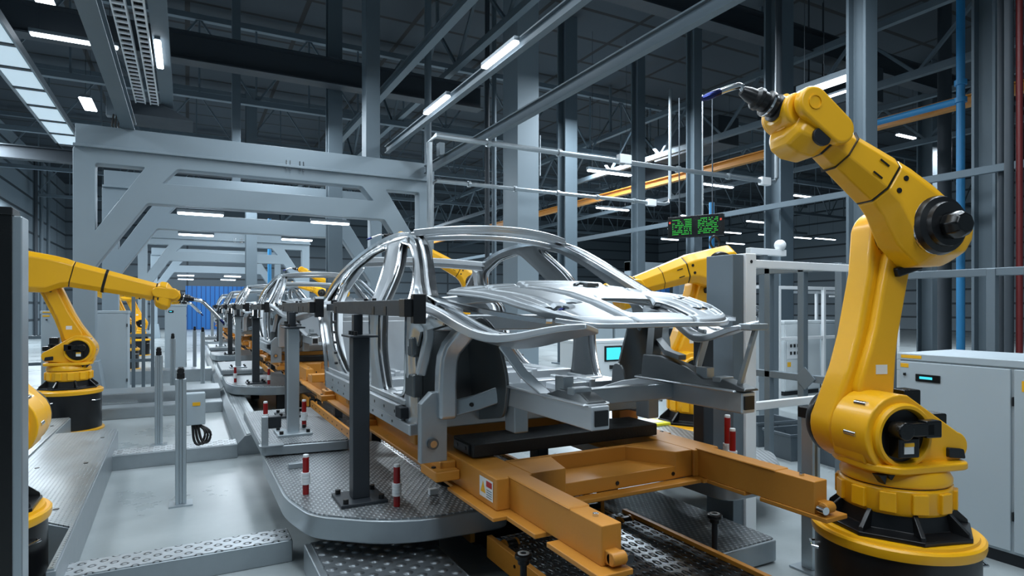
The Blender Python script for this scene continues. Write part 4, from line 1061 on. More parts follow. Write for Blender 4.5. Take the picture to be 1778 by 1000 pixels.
# ------------------------------------------------------------------ orange skids
SX = 2.17
def skid(label):
    t = thing('carrier_skid', label, 'skid', (SX, 4.6, .5), group='orange carrier skids')
    for sx in (-1, 1):
        X = lambda a: SX+sx*a
        bx = lambda m, a, b, y0, y1, z0, z1: m.box(min(X(a), X(b)), max(X(a), X(b)), y0, y1, z0, z1)
        m = MB(); bx(m, .57, .78, 2.78, 8.3, .655, .82); be = m.build('side_beam', M['amber'], t, bevel=.008, bseg=2)
        m = MB(); m.prism([(X(.57), 2.7), (X(.84), 2.7), (X(.84), 3.15), (X(.84), 3.3), (X(.57), 3.3)], lambda u, v, w: (u, v, w), .635, .655); bx(m, .57, .87, 3.3, 8.3, .70, .715); bx(m, .57, .80, 3.3, 8.3, .635, .655)
        m.each('flange', M['amber'], be, bevel=.004)
        m = MB(); bx(m, .605, .705, 1.99, 2.8, .655, .82); bx(m, .60, .71, 2.22, 2.8, .815, .826)
        fo = m.build('fork_arm', M['amber'], t, bevel=.006, bseg=2)
        m = MB(); bx(m, .60, .765, 2.42, 2.8, .632, .656); bx(m, .60, .765, 1.92, 2.32, .632, .656); m.each('flange', M['amber'], fo, bevel=.005)
        m = MB(); m.cyl((X(.655), 2.1, .82), (X(.655), 2.1, .832), .014, seg=6); m.build('bolt', M['chrome'], fo)
        m = MB(); m.cyl((X(.62), 1.955, .695), (X(.69), 1.955, .695), .028, seg=20); m.box(min(X(.63), X(.69)), max(X(.63), X(.69)), 1.955, 2.0, .668, .722); m.build('buffer_roller', M['amber'], fo, bevel=.006)
        m = MB(); m.cyl((X(.61) if sx < 0 else X(.62)-.0, 1.975, .69), (X(.61)+.0, 1.93, .69), .02, seg=12); m.build('roller_pin', M['chrome'], fo)
        # locating blocks on the outside of the beam
        for (y0, z1) in ((3.25, .80), (5.0, .80), (6.6, .80)):
            m = MB(); bx(m, .78, .93, y0, y0+.26, .70, z1-.04); bx(m, .78, .88, y0+.06, y0+.26, .70, z1)
            b2 = m.build('locating_block', M['amber'], be, bevel=.01)
            m = MB()
            for (a, y) in ((.905, y0+.1), (.84, y0+.12), (.84, y0+.2)): m.cyl((X(a), y, .755), (X(a), y, z1+.006 if a < .9 else .768), .014, seg=8)
            m.each('bolt', M['blackm'], b2)
        for y in (3.7, 5.5, 7.3):
            m = MB(); bx(m, .72, .9, y, y+.1, .82, .912); m.build('support_pad', M['amber'], be, bevel=.008)
        if sx < 0:
            m = MB(); xs = X(.78)-.002; m.box(xs-.001, xs, 2.82, 2.98, .69, .795); st = m.build('warning_sticker', M['paper'], be, label='pale warning sticker')
            m = MB(); m.prism([(2.965,.715),(2.905,.715),(2.935,.775)], lambda u, v, w: (xs-.001+w, u, v), -.0015, 0); m.build('warning_triangle', M['label'], st, label='yellow warning triangle')
            m = MB(); m.box(xs-.0025, xs-.001, 2.83, 2.895, .755, .785); m.build('danger_band', M['warnred'], st, label='red band')
            m = MB()
            for k in range(4): m.box(xs-.0022, xs-.001, 2.832, 2.893, .70+.012*k, .704+.012*k)
            m.each('text_line', M['steelp'], st)
    m = MB(); a, b = SX-.57, SX+.57
    m.box(a, b, 2.80, 3.06, .655, .735); m.box(a, b, 3.06, 3.10, .655, .82)
    m.prism([(a, 2.797), (a+.22, 2.797), (a+.29, 3.08), (a, 3.08)], lambda u, v, w: (u, v, w), .66, .82)
    m.prism([(b, 2.797), (b-.13, 2.797), (b-.32, 3.08), (b, 3.08)], lambda u, v, w: (u, v, w), .66, .82)
    m.box(SX-.62, SX+.62, 2.72, 2.80, .632, .656)
    cm = m.build('front_crossmember', M['amber'], t, bevel=.006)
    m = MB()
    for x in (-.42, -.0, .42): m.cyl((SX+x, 2.795, .69), (SX+x, 2.802, .69), .012, seg=10)
    m.cyl((SX-.25, 3.055, .775), (SX-.25, 3.062, .775), .012, seg=10)
    m.each('hole', M['black'], cm)
    for y in (4.3, 6.3, 8.1):
        for x in (-.42, .42): MB().box(SX+x-.05, SX+x+.05, y+.02, y+.16, .251, .68).build('riser_leg', M['blackm'], t, bevel=.005)
        MB().box(a, b, y, y+.18, .68, .82).build('crossmember', M['amber'], t, bevel=.008)
    return t
sk1 = skid('orange carrier skid with warning sticker, under the front car body')
for k, lab in ((1, 'second orange carrier skid, under the second car body'), (2, 'third orange carrier skid'), (3, 'fourth orange carrier skid'), (4, 'farthest orange carrier skid')):
    dup(sk1, (0, PITCH*k, 0), lab)
t = thing('support_pad', 'long black ribbed pad lying across the front orange skid', 'pad', (2.12, 3.35, .826))
MB().box(1.45, 2.82, 3.2, 3.5, .826, .905).build('pad', M['rubber'], t, bevel=.008)
m = MB(); m.box(1.435, 1.45, 3.24, 3.46, .84, .895); m.cyl((1.43, 3.28, .87), (1.437, 3.28, .87), .012); m.cyl((1.43, 3.4, .87), (1.437, 3.4, .87), .012); m.build('end_plate', M['blackm'], t, bevel=.004)
for k in (1, 2): dup(t, (0, PITCH*k, 0), ('black pad lying across the second orange skid', 'black pad lying across the third orange skid')[k-1])

# locating plates that hold the sills
def clamp(x, y, label, sx):
    t = thing('locating_plate', label, 'clamp', (x, y, .83))
    vs, fs = sheet([[(0-.06,.828),(.085,.828),(.085,1.21),(.0,1.21),(-.06,1.15)]], .05, .006)
    MB().raw([V((x+sx*v[0], y+v[2], v[1])) for v in vs], fs).build('plate', M['zinc'], t)
    MB().cyl((x, y-.02, .93), (x, y-.05, .93), .032, seg=24).build('pin', M['bodyd'], t)
    MB().cyl((x, y-.045, .93), (x, y-.055, .93), .02, seg=24).build('pin_head', M['chrome'], t)
    return t
c1 = clamp(1.215, 3.27, 'grey locating plate with round pin at the near front corner of the front car', 1)
dup(c1, (0, PITCH, 0), 'grey locating plate at the near corner of the second car')
# ------------------------------------------------------------------ conveyor under the skids
def conv(y0, y1, label):
    t = thing('chain_conveyor', label, 'conveyor', (2.05, (y0+y1)/2, 0), group='black chain conveyors')
    MB().box(1.68, 2.70, y0, y1, .21, .25).build('chain_belt', M['belt'], t)
    for x in (1.645, 2.70): MB().box(x, x+.035, y0, y1, .14, .275).build('side_rail', M['amber'], t, bevel=.004)
    m = MB(); m.box(1.70, 2.68, y0+.05, y1-.05, .10, .21); m.box(1.85, 2.5, y0+.1, y1-.1, 0, .10); m.build('bed', M['blackm'], t)
    m = MB()
    for y in (y0+.12, y1-.12):
        for x in (1.75, 2.63): m.cyl((x-.035, y, .225), (x+.035, y, .225), .045, seg=20)
    m.each('roller', M['black'], t)
    m = MB()
    for y in (y0+.12, y1-.12):
        for x in (1.71, 1.79, 2.59, 2.67): m.lathe([(.05,-.006),(.05,.006)], (x, y, .225), (1,0,0), 20)
    m.each('roller_flange', M['amber'], t)
    m = MB()
    n = int((y1-y0)/.28)
    for k in range(n):
        for x in (1.643, 2.737): m.cyl((x-.003, y0+.14+k*.28, .22), (x+.003, y0+.14+k*.28, .22), .01, seg=8)
    m.each('bolt', M['black'], t)
    return t
conv(-1.0, 3.43, 'black chain conveyor under the two fork arms of the front skid')
conv(3.68, 9.6, 'black chain conveyor under the front car body')
conv(9.9, 16.5, 'black chain conveyor under the second car body')
conv(16.8, 37, 'farthest black chain conveyor, under the distant car bodies')
def guide(x, y, z, label, h):
    t = thing('guide_roller', label, 'roller', (x, y, z-h), group='black guide rollers beside the conveyor')
    MB().cyl((x, y, 0), (x, y, z-.03), .018, seg=12).build('stem', M['blackm'], t)
    MB().lathe([(.03,-.05),(.03,-.025),(.045,-.02),(.045,.0),(.03,.004)], (x, y, z), (0,0,1), 24).build('wheel', M['black'], t, bevel=.003)
    MB().lathe([(.03,.002),(.03,.007),(.017,.007),(.017,.002)], (x, y, z), (0,0,1), 24).build('cap_ring', M['white'], t)
    return t
p = at(909, 962, z=.43); guide(p.x, p.y, .43, 'black guide roller with white ring left of the near fork arm', .43)
p = at(1241, 893, z=.43); guide(p.x, p.y, .43, 'black guide roller with white ring right of the conveyor rail', .43)

# ------------------------------------------------------------------ platforms beside the line
def deck(poly, z0, z1, label, name='tread_platform', legs=(), cr=.14, group='tread plate platforms'):
    cx = sum(p[0] for p in poly)/len(poly); cy = sum(p[1] for p in poly)/len(poly)
    t = thing(name, label, 'platform', (cx, cy, 0), group=group)
    c = rounded(poly, cr, 7)
    MB().prism(c, lambda u, v, w: (u, v, w), z0, z1-.008).build('edge_frame', M['zinc'], t, bevel=.012, bseg=3)
    m = MB(); cc = V((cx, cy)); ins = [p+(cc-p).normalized()*.02 for p in c]
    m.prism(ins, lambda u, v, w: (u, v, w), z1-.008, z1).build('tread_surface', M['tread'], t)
    for (x, y) in legs:
        MB().box(x-.07, x+.07, y-.07, y+.07, 0, z0).build('leg', M['blackm'], t, bevel=.006)
    return t
d1 = deck([(.57,4.3),(.57,5.75),(1.60,5.75),(1.60,4.0),(1.85,3.8),(1.85,3.46),(1.25,3.48),(1.0,3.57),(.66,3.86)], .282, .43, 'rounded tread plate platform carrying the nearest dark fixture post', legs=((1.36,3.75),(1.1,5.3)))
d2 = deck([(.55,5.5),(.55,7.4),(1.27,7.4),(1.27,5.42)], .44, .53, 'narrow tread plate platform just behind the rounded one, carrying the silver post', legs=((1.1,7.0),), cr=.05)
for k, o in ((1, 'second'), (2, 'third'), (3, 'fourth')):
    dup(d1, (0, PITCH*k, 0), 'rounded tread plate platform beside the %s car body' % o)
    dup(d2, (0, PITCH*k, 0), 'narrow tread plate platform beside the %s car body' % o)
d3 = deck([(3.02,2.78),(3.02,5.6),(4.02,5.6),(4.02,3.8),(3.44,3.55),(3.44,2.78)], .45, .58, 'tread plate platform in front of the second robot, right of the car', legs=((3.3,4.4),))
d4 = deck([(3.74,3.3),(3.74,4.0),(4.0,4.08),(4.5,4.0),(4.6,3.7),(4.2,3.3)], .26, .42, 'small tread plate platform at the foot of the white fence post', legs=((4.1,3.6),))
p0 = at(1160, 860, z=.15)
d5 = deck([(2.80,2.75),(2.80,4.1),(3.46,4.1),(3.46,2.75)], .01, .16, 'low tread plate walkway under the right fork arm', name='walkway', cr=.03)
# domed steel cover at the bottom and duct covers along the line
t = thing('floor_cover', 'domed steel floor cover under the front end of the rounded platform', 'floor cover', (1.05, 1.8, 0))
MB().box(.66, 1.42, -.5, 4.1, 0, .17).build('casing', M['zinc'], t, bevel=.01)
MB().box(.70, 1.40, -.5, 4.08, .17, .18).build('domed_surface', M['studs'], t)
def duct(y0, y1, lab):
    t = thing('duct_cover', lab, 'duct cover', (.66, (y0+y1)/2, 0), group='sheet metal duct covers')
    m = MB(); m.prism([(.50,0),(.50,.13),(.58,.22),(.78,.25),(.82,.25),(.82,0)], lambda u, v, w: (u, w, v), y0, y1); m.build('cover', M['zinc'], t, bevel=.006)
    MB().prism([(.60,.2255),(.76,.248),(.76,.256),(.60,.2335)], lambda u, v, w: (u, w, v), y0+.02, y1-.02).build('ribbed_top', M['grating'], t)
duct(7.6, 12.4, 'sheet metal duct cover along the line beside the silver post')
duct(12.5, 24, 'sheet metal duct cover along the line farther back')
# cross steps on the aisle floor
def step(x0, x1, y0, y1, h, lab, surf='steps'):
    t = thing('floor_step', lab, 'step', ((x0+x1)/2, (y0+y1)/2, 0), group='cable steps across the aisle')
    MB().box(x0, x1, y0, y1, 0, h-.006).build('casing', M['zinc'], t, bevel=.006)
    MB().box(x0+.008, x1-.008, y0+.008, y1-.008, h-.006, h).build('stud_surface', M[surf], t)
step(-.72, .62, 4.28, 4.52, .15, 'studded cable step crossing the aisle beside the rounded platform')
step(-.74, .50, 7.5, 7.8, .16, 'studded cable step crossing the aisle behind the post with the grey box')
step(-1.3, .5, 10.9, 11.3, .17, 'plain cable step crossing the aisle before the raised one', 'zinc')
step(-1.3, .5, 11.6, 12.4, .30, 'raised cable step crossing the aisle just behind the third', 'zinc')
step(-1.3, .5, 15.6, 16.2, .28, 'farthest cable step crossing the aisle', 'zinc')
# serrated walkways at left
def walk(x0, x1, y0, y1, h, lab):
    t = thing('grating_platform', lab, 'platform', ((x0+x1)/2, (y0+y1)/2, 0), group='grey grating platforms')
    MB().box(x0, x1, y0, y1, 0, h-.01).build('edge_frame', M['zinc'], t, bevel=.008)
    MB().box(x0+.012, x1-.012, y0+.012, y1-.012, h-.01, h).build('grating', M['grating'], t)
    m = MB()
    for y in (y0+.4, (y0+y1)/2, y1-.6):
        for x in (x0+.12, x1-.1): m.cyl((x, y, h), (x, y, h+.004), .018, seg=12)
    m.each('screw', M['black'], t)
t = thing('grating_platform', 'long grating platform along the left robots', 'platform', (-1, 6, 0), group='grey grating platforms')
wp = [(-.62,4.02),(-.70,8.3),(-1.30,8.3),(-1.30,4.98),(-.80,4.90),(-.665,4.75),(-.665,4.02)]
MB().prism(wp, lambda u, v, w: (u, v, w), 0, .29).build('edge_frame', M['zinc'], t, bevel=.006)
MB().prism([(-.63,4.03),(-.712,8.29),(-1.288,8.29),(-1.288,4.995),(-.795,4.91),(-.66,4.75),(-.66,4.03)], lambda u, v, w: (u, v, w), .29, .30).build('grating', M['grating'], t)
m = MB()
for (x, y) in ((-.8,5.2),(-.8,6.6),(-1.15,6.6),(-.8,7.8)): m.cyl((x, y, .3), (x, y, .304), .018, seg=12)
m.each('screw', M['black'], t)
walk(-1.75, -1.31, 6.0, 9.5, .29, 'narrow grating strip between the long platform and the left robot')
walk(-2.2, -1.4, 11.5, 12.3, .17, 'low grating pallet behind the left robot, left one')
walk(-1.36, -.7, 11.5, 12.3, .17, 'low grating pallet behind the left robot, right one')
o = MB().box(-.80, -.52, 4.02, 4.26, 0, .16).build('floor_box', M['zinc'], bevel=.01); tag(o, 'small steel floor box at the end of the studded step by the long grating', 'box')

# ------------------------------------------------------------------ fixture posts with locating bars
def fixture(x, y, zb, label, zt, mt='slate', w=.11, plate=True, cap='slate'):
    t = thing('fixture_post', label, 'post', (x, y, zb), group='fixture posts')
    MB().box(x-w/2, x+w/2, y-w/2, y+w/2, zb+.02, zt).build('column', M[mt], t, bevel=.008)
    b = .15
    MB().box(x-b, x+b, y-b, y+b, zb, zb+.022).build('base_plate', M[mt], t, bevel=.004)
    m = MB()
    for a in (-1, 1):
        for c in (-1, 1): m.cyl((x+a*.115, y+c*.115, zb+.022), (x+a*.115, y+c*.115, zb+.05), .018, seg=10)
    m.each('anchor_bolt', M['black'], t)
    m = MB(); m.box(x-.09, x+.09, y-.13, y+.13, zt, zt+.014); m.box(x-.03, x+.03, y+.03, y+.09, zt+.014, 1.646); m.build('head_plate', M[cap], t, bevel=.003)
    m = MB()
    for c in (-.1, -.03, .04): m.cyl((x-.05, y+c, zt+.014), (x-.05, y+c, zt+.04), .012, seg=8)
    m.each('head_bolt', M['black'], t)
    return t
def bar(x, y0, y1, label, hook=1):
    t = thing('locating_bar', label, 'fixture bar', (x, (y0+y1)/2, 1.65), group='dark locating bars')
    m = MB(); m.box(x-.04, x+.04, y0+.12, y1-.3, 1.648, 1.735); m.box(x-.03, x+.03, y1-.3, y1, 1.665, 1.72); m.build('beam', M['slate'], t, bevel=.004)
    m = MB(); m.box(x-.042, x+.042, y0+.02, y0+.12, 1.645, 1.74); m.box(x+.0, x+.07, y0, y0+.05, 1.61, 1.765); m.build('clamp_head', M['black'], t, bevel=.005)
    m = MB()
    for y in (y0+.35, y0+.6, y1-.42): m.box(x-.043, x-.038, y, y+.05, 1.65, 1.70)
    m.each('slot', M['black'], t)
    m = MB()
    for y in (y0+.75, y0+.95, y1-.1, y1-.2): m.cyl((x, y, 1.72), (x, y, 1.75), .014, seg=8)
    m.each('bolt', M['black'], t)
    return t
f1 = fixture(1.0, 4.02, .43, 'dark fixture post between the two red sleeves on the rounded platform', 1.50)
b1 = bar(1.03, 3.02, 5.1, 'dark locating bar clamped to the near front corner of the front car')
f2 = fixture(.86, 5.92, .53, 'silver fixture post standing left of the front car rear wheel arch', 1.50, 'alu', .1)
b2 = bar(.93, 5.2, 7.2, 'dark locating bar on the silver post, behind the nearest bar')
f3 = fixture(.98, 6.9, .53, 'dark fixture post right behind the silver post', 1.50)
for k, o in ((1, 'second'), (2, 'third'), (3, 'fourth')):
    dup(f1, (0, PITCH*k, 0), 'dark fixture post on the rounded platform of the %s car body' % o)
    dup(b1, (0, PITCH*k, 0), 'dark locating bar at the front of the %s car body' % o)
    dup(f2, (0, PITCH*k, 0), 'silver fixture post beside the %s car body' % o)
    dup(b2, (0, PITCH*k, 0), 'dark locating bar at the rear of the %s car body' % o)
p = at(1232, 568, Y=3.2)
f4 = fixture(p.x-.06, 3.2, .58, 'dark fixture post behind the right corner of the bonnet', p.z-.02, w=.10)
# red and white sensor sleeves
def sleeve(x, y, z, label, h=.25):
    t = thing('sensor_sleeve', label, 'sensor', (x, y, z), group='red and white sensor sleeves')
    MB().cyl((x, y, z), (x, y, z+h), .021, seg=20).build('red_tube', M['red'], t, bevel=.003)
    m = MB(); m.cyl((x, y, z+h), (x, y, z+h+.02), .019, seg=20); m.build('cap', M['white'], t, bevel=.004)
    m = MB()
    for k in range(4): m.cyl((x, y, z+h*.28+k*.021), (x, y, z+h*.28+k*.021+.016), .030, seg=20)
    m.cyl((x, y, z+h*.28), (x, y, z+h*.28+.08), .026, seg=20); m.build('white_collar', M['white'], t)
    return t
for (px, py, z, lab) in ((531, 858, .43, 'red sleeve with white collar left of the nearest dark post'),
                         (689, 879, .43, 'red sleeve with white collar right of the nearest dark post'),
                         (528, 742, .53, 'red sleeve behind the base of the silver post'),
                         (461, 746, .53, 'red sleeve half hidden by the small angle bracket'),
                         ):
    p = at(px, py, z=z); sl = sleeve(p.x, p.y, z, lab)
    if px in (531, 689): dup(sl, (0, PITCH, 0), 'small red sleeve on the second rounded platform, %s one' % ('left' if px == 531 else 'right'))
p = at(1263, 720, d=4.2); sleeve(p.x, p.y, .58, 'taller red sleeve beside the white fence post', .355)
p = at(1272, 745, d=4.06); sleeve(p.x, p.y, .58, 'shorter red sleeve in front of the taller one by the white fence post', .29)
# small things on the platforms
p = at(461, 775, z=.53); t = thing('angle_bracket', 'small upright angle bracket with black block on the narrow platform edge', 'bracket', p)
MB().box(p.x-.03, p.x+.02, p.y-.03, p.y+.03, .53, .78).build('upright', M['zinc'], t, bevel=.004)
MB().box(p.x+.02, p.x+.12, p.y-.04, p.y+.04, .68, .78).build('sensor_block', M['blackm'], t, bevel=.008)
MB().box(p.x-.05, p.x+.14, p.y-.05, p.y+.05, .53, .54).build('foot', M['zinc'], t)
p = at(512, 812, z=.43); o = MB().box(p.x-.05, p.x+.06, p.y-.03, p.y+.03, .43, .47).build('steel_block', M['zinc'], bevel=.005); tag(o, 'flat steel block on the rounded platform', 'block')
p = at(752, 858, z=.43); o = MB().box(p.x-.03, p.x+.03, p.y-.02, p.y+.02, .43, .47).build('white_block', M['white'], bevel=.004); tag(o, 'little white block on the rounded platform beside the orange skid', 'block')
p = at(1125, 736, z=.58); t = thing('yellow_tray', 'bright yellow framed tray on the platform right of the black pad', 'tray', p)
MB().box(p.x-.22, p.x+.16, p.y-.14, p.y+.14, .58, .605).build('frame', mat('bright_yellow_plastic', (236,226,30), .45, var=.03), t, bevel=.006)
MB().box(p.x-.17, p.x+.11, p.y-.10, p.y+.10, .605, .61).build('insert', M['paper'], t)

# ------------------------------------------------------------------ light curtain posts in the aisle
def aisle_post(x, y, h, label, w=.085, head=True, box=False):
    t = thing('sensor_post', label, 'post', (x, y, 0), group='slim sensor posts')
    m = MB(); k = w/2
    sec = [(-k,-k),(-k*.3,-k),(-k*.3,-k*.6),(k*.3,-k*.6),(k*.3,-k),(k,-k),(k,k),(-k,k)]
    m.prism(sec, lambda u, v, q: (x+u, y+v, q), .012, h); m.build('profile', M['alu'], t, bevel=.004)
    MB().box(x-.09, x+.09, y-.09, y+.09, 0, .012).build('base_plate', M['alu'], t)
    if head:
        m = MB(); m.box(x-.03, x+.03, y-.035, y+.03, h, h+.05); m.cyl((x, y-.06, h+.07), (x, y+.04, h+.07), .028, seg=14); m.box(x-.02, x+.02, y-.03, y+.03, h+.05, h+.1)
        m.build('sensor_head', M['black'], t, bevel=.004)
    if box:
        m = MB(); m.box(x+.02, x+.19, y+.05, y+.15, h-.42, h-.14); b = m.build('switch_box', M['cab'], t, bevel=.01, label='grey switch box')
        MB().box(x+.09, x+.15, y+.046, y+.05, h-.25, h-.22).build('sticker', M['label'], b)
        m = MB()
        for k in range(3): m.tube(chaikin([(x+.09+.02*k, y+.08, h-.42), (x+.1+.03*k, y+.05, h-.58), (x+.16+.03*k, y+.05, h-.6+.01*k), (x+.2+.02*k, y+.06, h-.48), (x+.13, y+.09, h-.42)], 2, False), .011, 8)
        m.each('cable_loop', M['cable'], b)
    return t
aisle_post(-.05, 5.97, 1.08, 'slim sensor post with a grey box and cable loop, in the aisle', box=True)
aisle_post(-.31, 8.66, 1.10, 'slim sensor post to the left of the one with the grey box')
p = at(308, 724, z=0.0)
for (px, py, hh, lab) in ((352, 668, 1.15, 'slim sensor post deep in the aisle near the blue curtain'), (300, 690, 1.1, 'slim sensor post between the cabinet and the aisle'), (338, 650, 1.1, 'small distant sensor post in the aisle')):
    p = at(px, py, z=0); aisle_post(p.x, p.y, hh, lab)
aisle_post(3.56, 2.58, .98, 'sensor post with a black cube head at the right, beyond the fork arm', .08, head=False)
p = V((3.56, 2.58, 0)); o = MB().box(p.x-.05, p.x+.05, p.y-.04, p.y+.06, .98, 1.05).box(p.x+.04, p.x+.10, p.y-.03, p.y+.03, 1.0, 1.03).build('camera_head', M['black'], bevel=.006); tag(o, 'black cube sensor on top of the right sensor post', 'sensor')
# thick post at the left edge
t = thing('curtain_post', 'tall dark-fronted sensor post standing in front of the half hidden robot', 'post', (-.62, 3.0, 0))
x, y = -.64, 3.0
MB().box(x-.10, x+.075, y-.02, y+.09, 0, 2.05).build('profile', M['alu'], t, bevel=.006)
MB().box(x-.05, x+.045, y-.03, y-.02, .02, 2.06).build('sensor_window', M['panelblk'], t, bevel=.004, label='black sensor window')
m = MB(); m.box(x-.06, x+.05, y-.045, y+.08, 2.05, 2.08); m.cyl((x-.13, y, 2.03), (x-.09, y, 2.03), .02); m.build('cap', M['black'], t, bevel=.004)

# ------------------------------------------------------------------ fence with white post at the right
t = thing('fence_post', 'tall white-edged fence post right of the bonnet', 'post', (3.6, 3.2, 0))
p = at(1264, 700, Y=3.25); q = at(1284, 700, Y=3.2); r_ = at(1302, 700, Y=3.2)
MB().box(q.x-.11, q.x, 3.16, 3.42, 0, 2.08).build('web', M['fence'], t, bevel=.006)
MB().box(q.x, r_.x, 3.14, 3.24, 0, 2.09).build('white_profile', M['fencew'], t, bevel=.006, label='bright white profile')
MB().cyl(((q.x+r_.x)/2, 3.136, 2.03), ((q.x+r_.x)/2, 3.14, 2.03), .012).build('screw', M['black'], t)
FX = r_.x
def fence_panel(label, x0, x1, y, zs, nposts, mt='fence', th=.045):
    t = thing('safety_fence', label, 'fence', ((x0+x1)/2, y, 0), group='grey safety fence panels')
    for z in zs: MB().box(x0, x1, y-th/2, y+th/2, z-.03, z+.03).build('rail', M[mt], t, bevel=.006)
    for k in range(nposts):
        x = x0+(x1-x0)*(k+1)/nposts; MB().box(x-.03, x+.03, y-.032, y+.032, 0, max(zs)+.02).build('post', M[mt], t, bevel=.006)
    return t
fence_panel('fence panel running right from the white post to behind the front robot', FX, FX+1.3, 3.2, (2.02, .95), 1, 'fencew')
def fence_y(label, x, y0, y1, zs, ny, mt='fence', w=.05):
    t = thing('safety_fence', label, 'fence', (x, (y0+y1)/2, 0), group='grey safety fence panels')
    for z in zs: MB().box(x-w/2, x+w/2, y0, y1, z-.035, z+.035).build('rail', M[mt], t, bevel=.006)
    for k in range(ny+1):
        y = y0+(y1-y0)*k/ny; MB().box(x-.035, x+.035, y-.035, y+.035, 0, max(zs)+.03).build('post', M[mt], t, bevel=.006)
    return t
fy = fence_y('grey fence panel running back behind the front robot, diamond plate on its middle rail', 5.35, 3.57, 4.75, (2.07, 1.0), 3, w=.07)
p = at(1398, 655, X=5.31)
MB().obox((5.308, p.y, 1.0), (.012, .16, .16), (1,0,0), (0,.707,.707)).build('gusset_plate', M['fence'], fy, bevel=.003, label='diamond shaped gusset plate')
fence_y('grey fence rail running above the large grey cabinet', 6.2, 1.0, 3.6, (2.0,), 3)
for (px0, px1, Y, lab) in ((1310, 1466, 7.65, 'second fence panel deeper behind the white post'), (1325, 1500, 10.0, 'third fence panel deep behind the cabinets at right'), (1440, 1560, 13.5, 'farthest fence panel at right in front of distant car bodies')):
    a, b = at(px0, 500, Y=Y), at(px1, 500, Y=Y); fence_panel(lab, a.x, b.x, Y, (2.05, 1.1), 4, 'fencew')
p = at(1335, 500, Y=6.0); o = MB().box(p.x-.09, p.x+.09, 5.9, 6.1, 0, 2.35).build('guard_post', M['fence'], bevel=.008); tag(o, 'dark-edged guard post between the white fence post and the white cabinets', 'post')
a = at(1300, 437, Y=6.5); b = at(1362, 436, Y=6.5)
t = thing('lamp_post', 'white horizontal lamp arm with round lamp above the white fence post', 'lamp', a)
MB().box(a.x, b.x, 6.46, 6.56, a.z-.04, a.z+.06).build('arm', M['fencew'], t, bevel=.008)
MB().box(b.x-.5, b.x-.42, 6.47, 6.55, 0, a.z-.04).build('mast', M['fence'], t)
MB().ball((b.x-.1, 6.5, a.z+.13), .09, 16).build('globe', M['fencew'], t)
# left-hand fence uprights and rails
t = thing('safety_fence', 'grey fence panel with thin uprights behind the left robot', 'fence', (-1.7, 14.3, 0), group='grey safety fence panels')
for z in (1.12, .62): MB().box(-3.4, -.62, 14.28, 14.34, z-.03, z+.03).build('rail', M['fence'], t)
for x in (-.95, -.78, -.62, -3.4, -2.3): MB().box(x-.03, x+.03, 14.27, 14.35, 0, 2.1).build('post', M['fence'], t)
t = thing('safety_fence', 'grey fence panel between the tall dark-fronted post and the drum robot', 'fence', (-2.9, 9.6, 0), group='grey safety fence panels')
for z in (1.78, 1.0): MB().box(-3.6, -1.95, 9.58, 9.63, z-.03, z+.03).build('rail', M['fence'], t)
for x in (-3.3, -2.75, -2.2): MB().box(x-.03, x+.03, 9.57, 9.64, 0, 1.81).build('post', M['fence'], t)

# ------------------------------------------------------------------ cabinets
def cabinet(label, x0, x1, y0, y1, h, face, mt='cab', disp=True, screen=False, group=None, dk=1.0):
    t = thing('control_cabinet', label, 'cabinet', ((x0+x1)/2, (y0+y1)/2, 0), group=group)
    MB().box(x0, x1, y0, y1, .08, h-.03).build('casing', M[mt], t, bevel=.008)
    MB().box(x0+.02, x1-.02, y0+.02, y1-.02, 0, .08).build('plinth', M['blackm'], t)
    MB().box(x0-.012, x1+.012, y0-.012, y1+.012, h-.05, h).build('top_cover', M[mt], t, bevel=.006)
    def fb(a0, a1, z0, z1, d0, d1, nm, m_, lab=None, par=None, bev=.003):
        m = MB(); a0 *= dk; a1 *= dk
        if face == '-x': m.box(x0-d1, x0-d0, y1-(y1-y0)*a1, y1-(y1-y0)*a0, z0, z1)
        else: m.box(x0+(x1-x0)*a0, x0+(x1-x0)*a1, y0-d1, y0-d0, z0, z1)
        return m.build(nm, M[m_], par or t, bevel=bev, label=lab)
    d = fb(.01, .975, .1, h-.06, 0, .018, 'door', mt, None, None, .006)
    if dk < 1: fb(.985/dk, .99/dk, .1, h-.06, 0, .018, 'door_edge', mt, None, None, .002); fb(1.0, .98/dk, .1, h-.06, 0, .018, 'door', mt, None, None, .006); fb(1.06, 1.14, h-.2, h-.13, .018, .02, 'sticker', 'label', 'yellow warning sticker')
    if disp:
        f = fb(.17, .40, h-.20, h-.145, .018, .026, 'display_frame', 'panelblk', None, d)
        fb(.21, .33, h-.18, h-.162, .026, .028, 'display', 'screen', 'small teal display', d)
        fb(.055, .075, h-.165, h-.145, .018, .034, 'door_lock', 'black', None, d)
        fb(.02, .10, h-.105, h-.075, .018, .02, 'sticker', 'label', 'yellow warning sticker', d)
        fb(.02, .22, h-.035, h-.012, .012, .014, 'sticker', 'label', 'long yellow warning sticker', None)
        fb(.985, .998, h-.30, h-.24, .0, .02, 'hinge', 'blackm', None, d); fb(.985, .998, .3, .36, .0, .02, 'hinge', 'blackm', None, d)
    if screen:
        f = fb(.30, .72, h-.38, h-.10, .018, .035, 'screen_frame', 'panelblk', None, d)
        fb(.34, .68, h-.35, h-.13, .035, .038, 'screen', 'screen', 'glowing teal screen', d)
        fb(.42, .60, h-.52, h-.45, .018, .06, 'switch', 'black', None, d)
        fb(.2, .8, h-.95, h-.75, .018, .022, 'vent', 'fence', None, d)
    return t
cabinet('large grey control cabinet with teal strip display behind the front robot', 4.76, 5.5, 1.2, 2.70, 1.35, '-x', dk=.485)
p = at(1320, 520, Y=7.0); cabinet('white panel with a teal screen just right of the white fence post', p.x-.28, p.x+.22, 6.9, 7.3, 1.42, '-y', 'cabw', False, True)
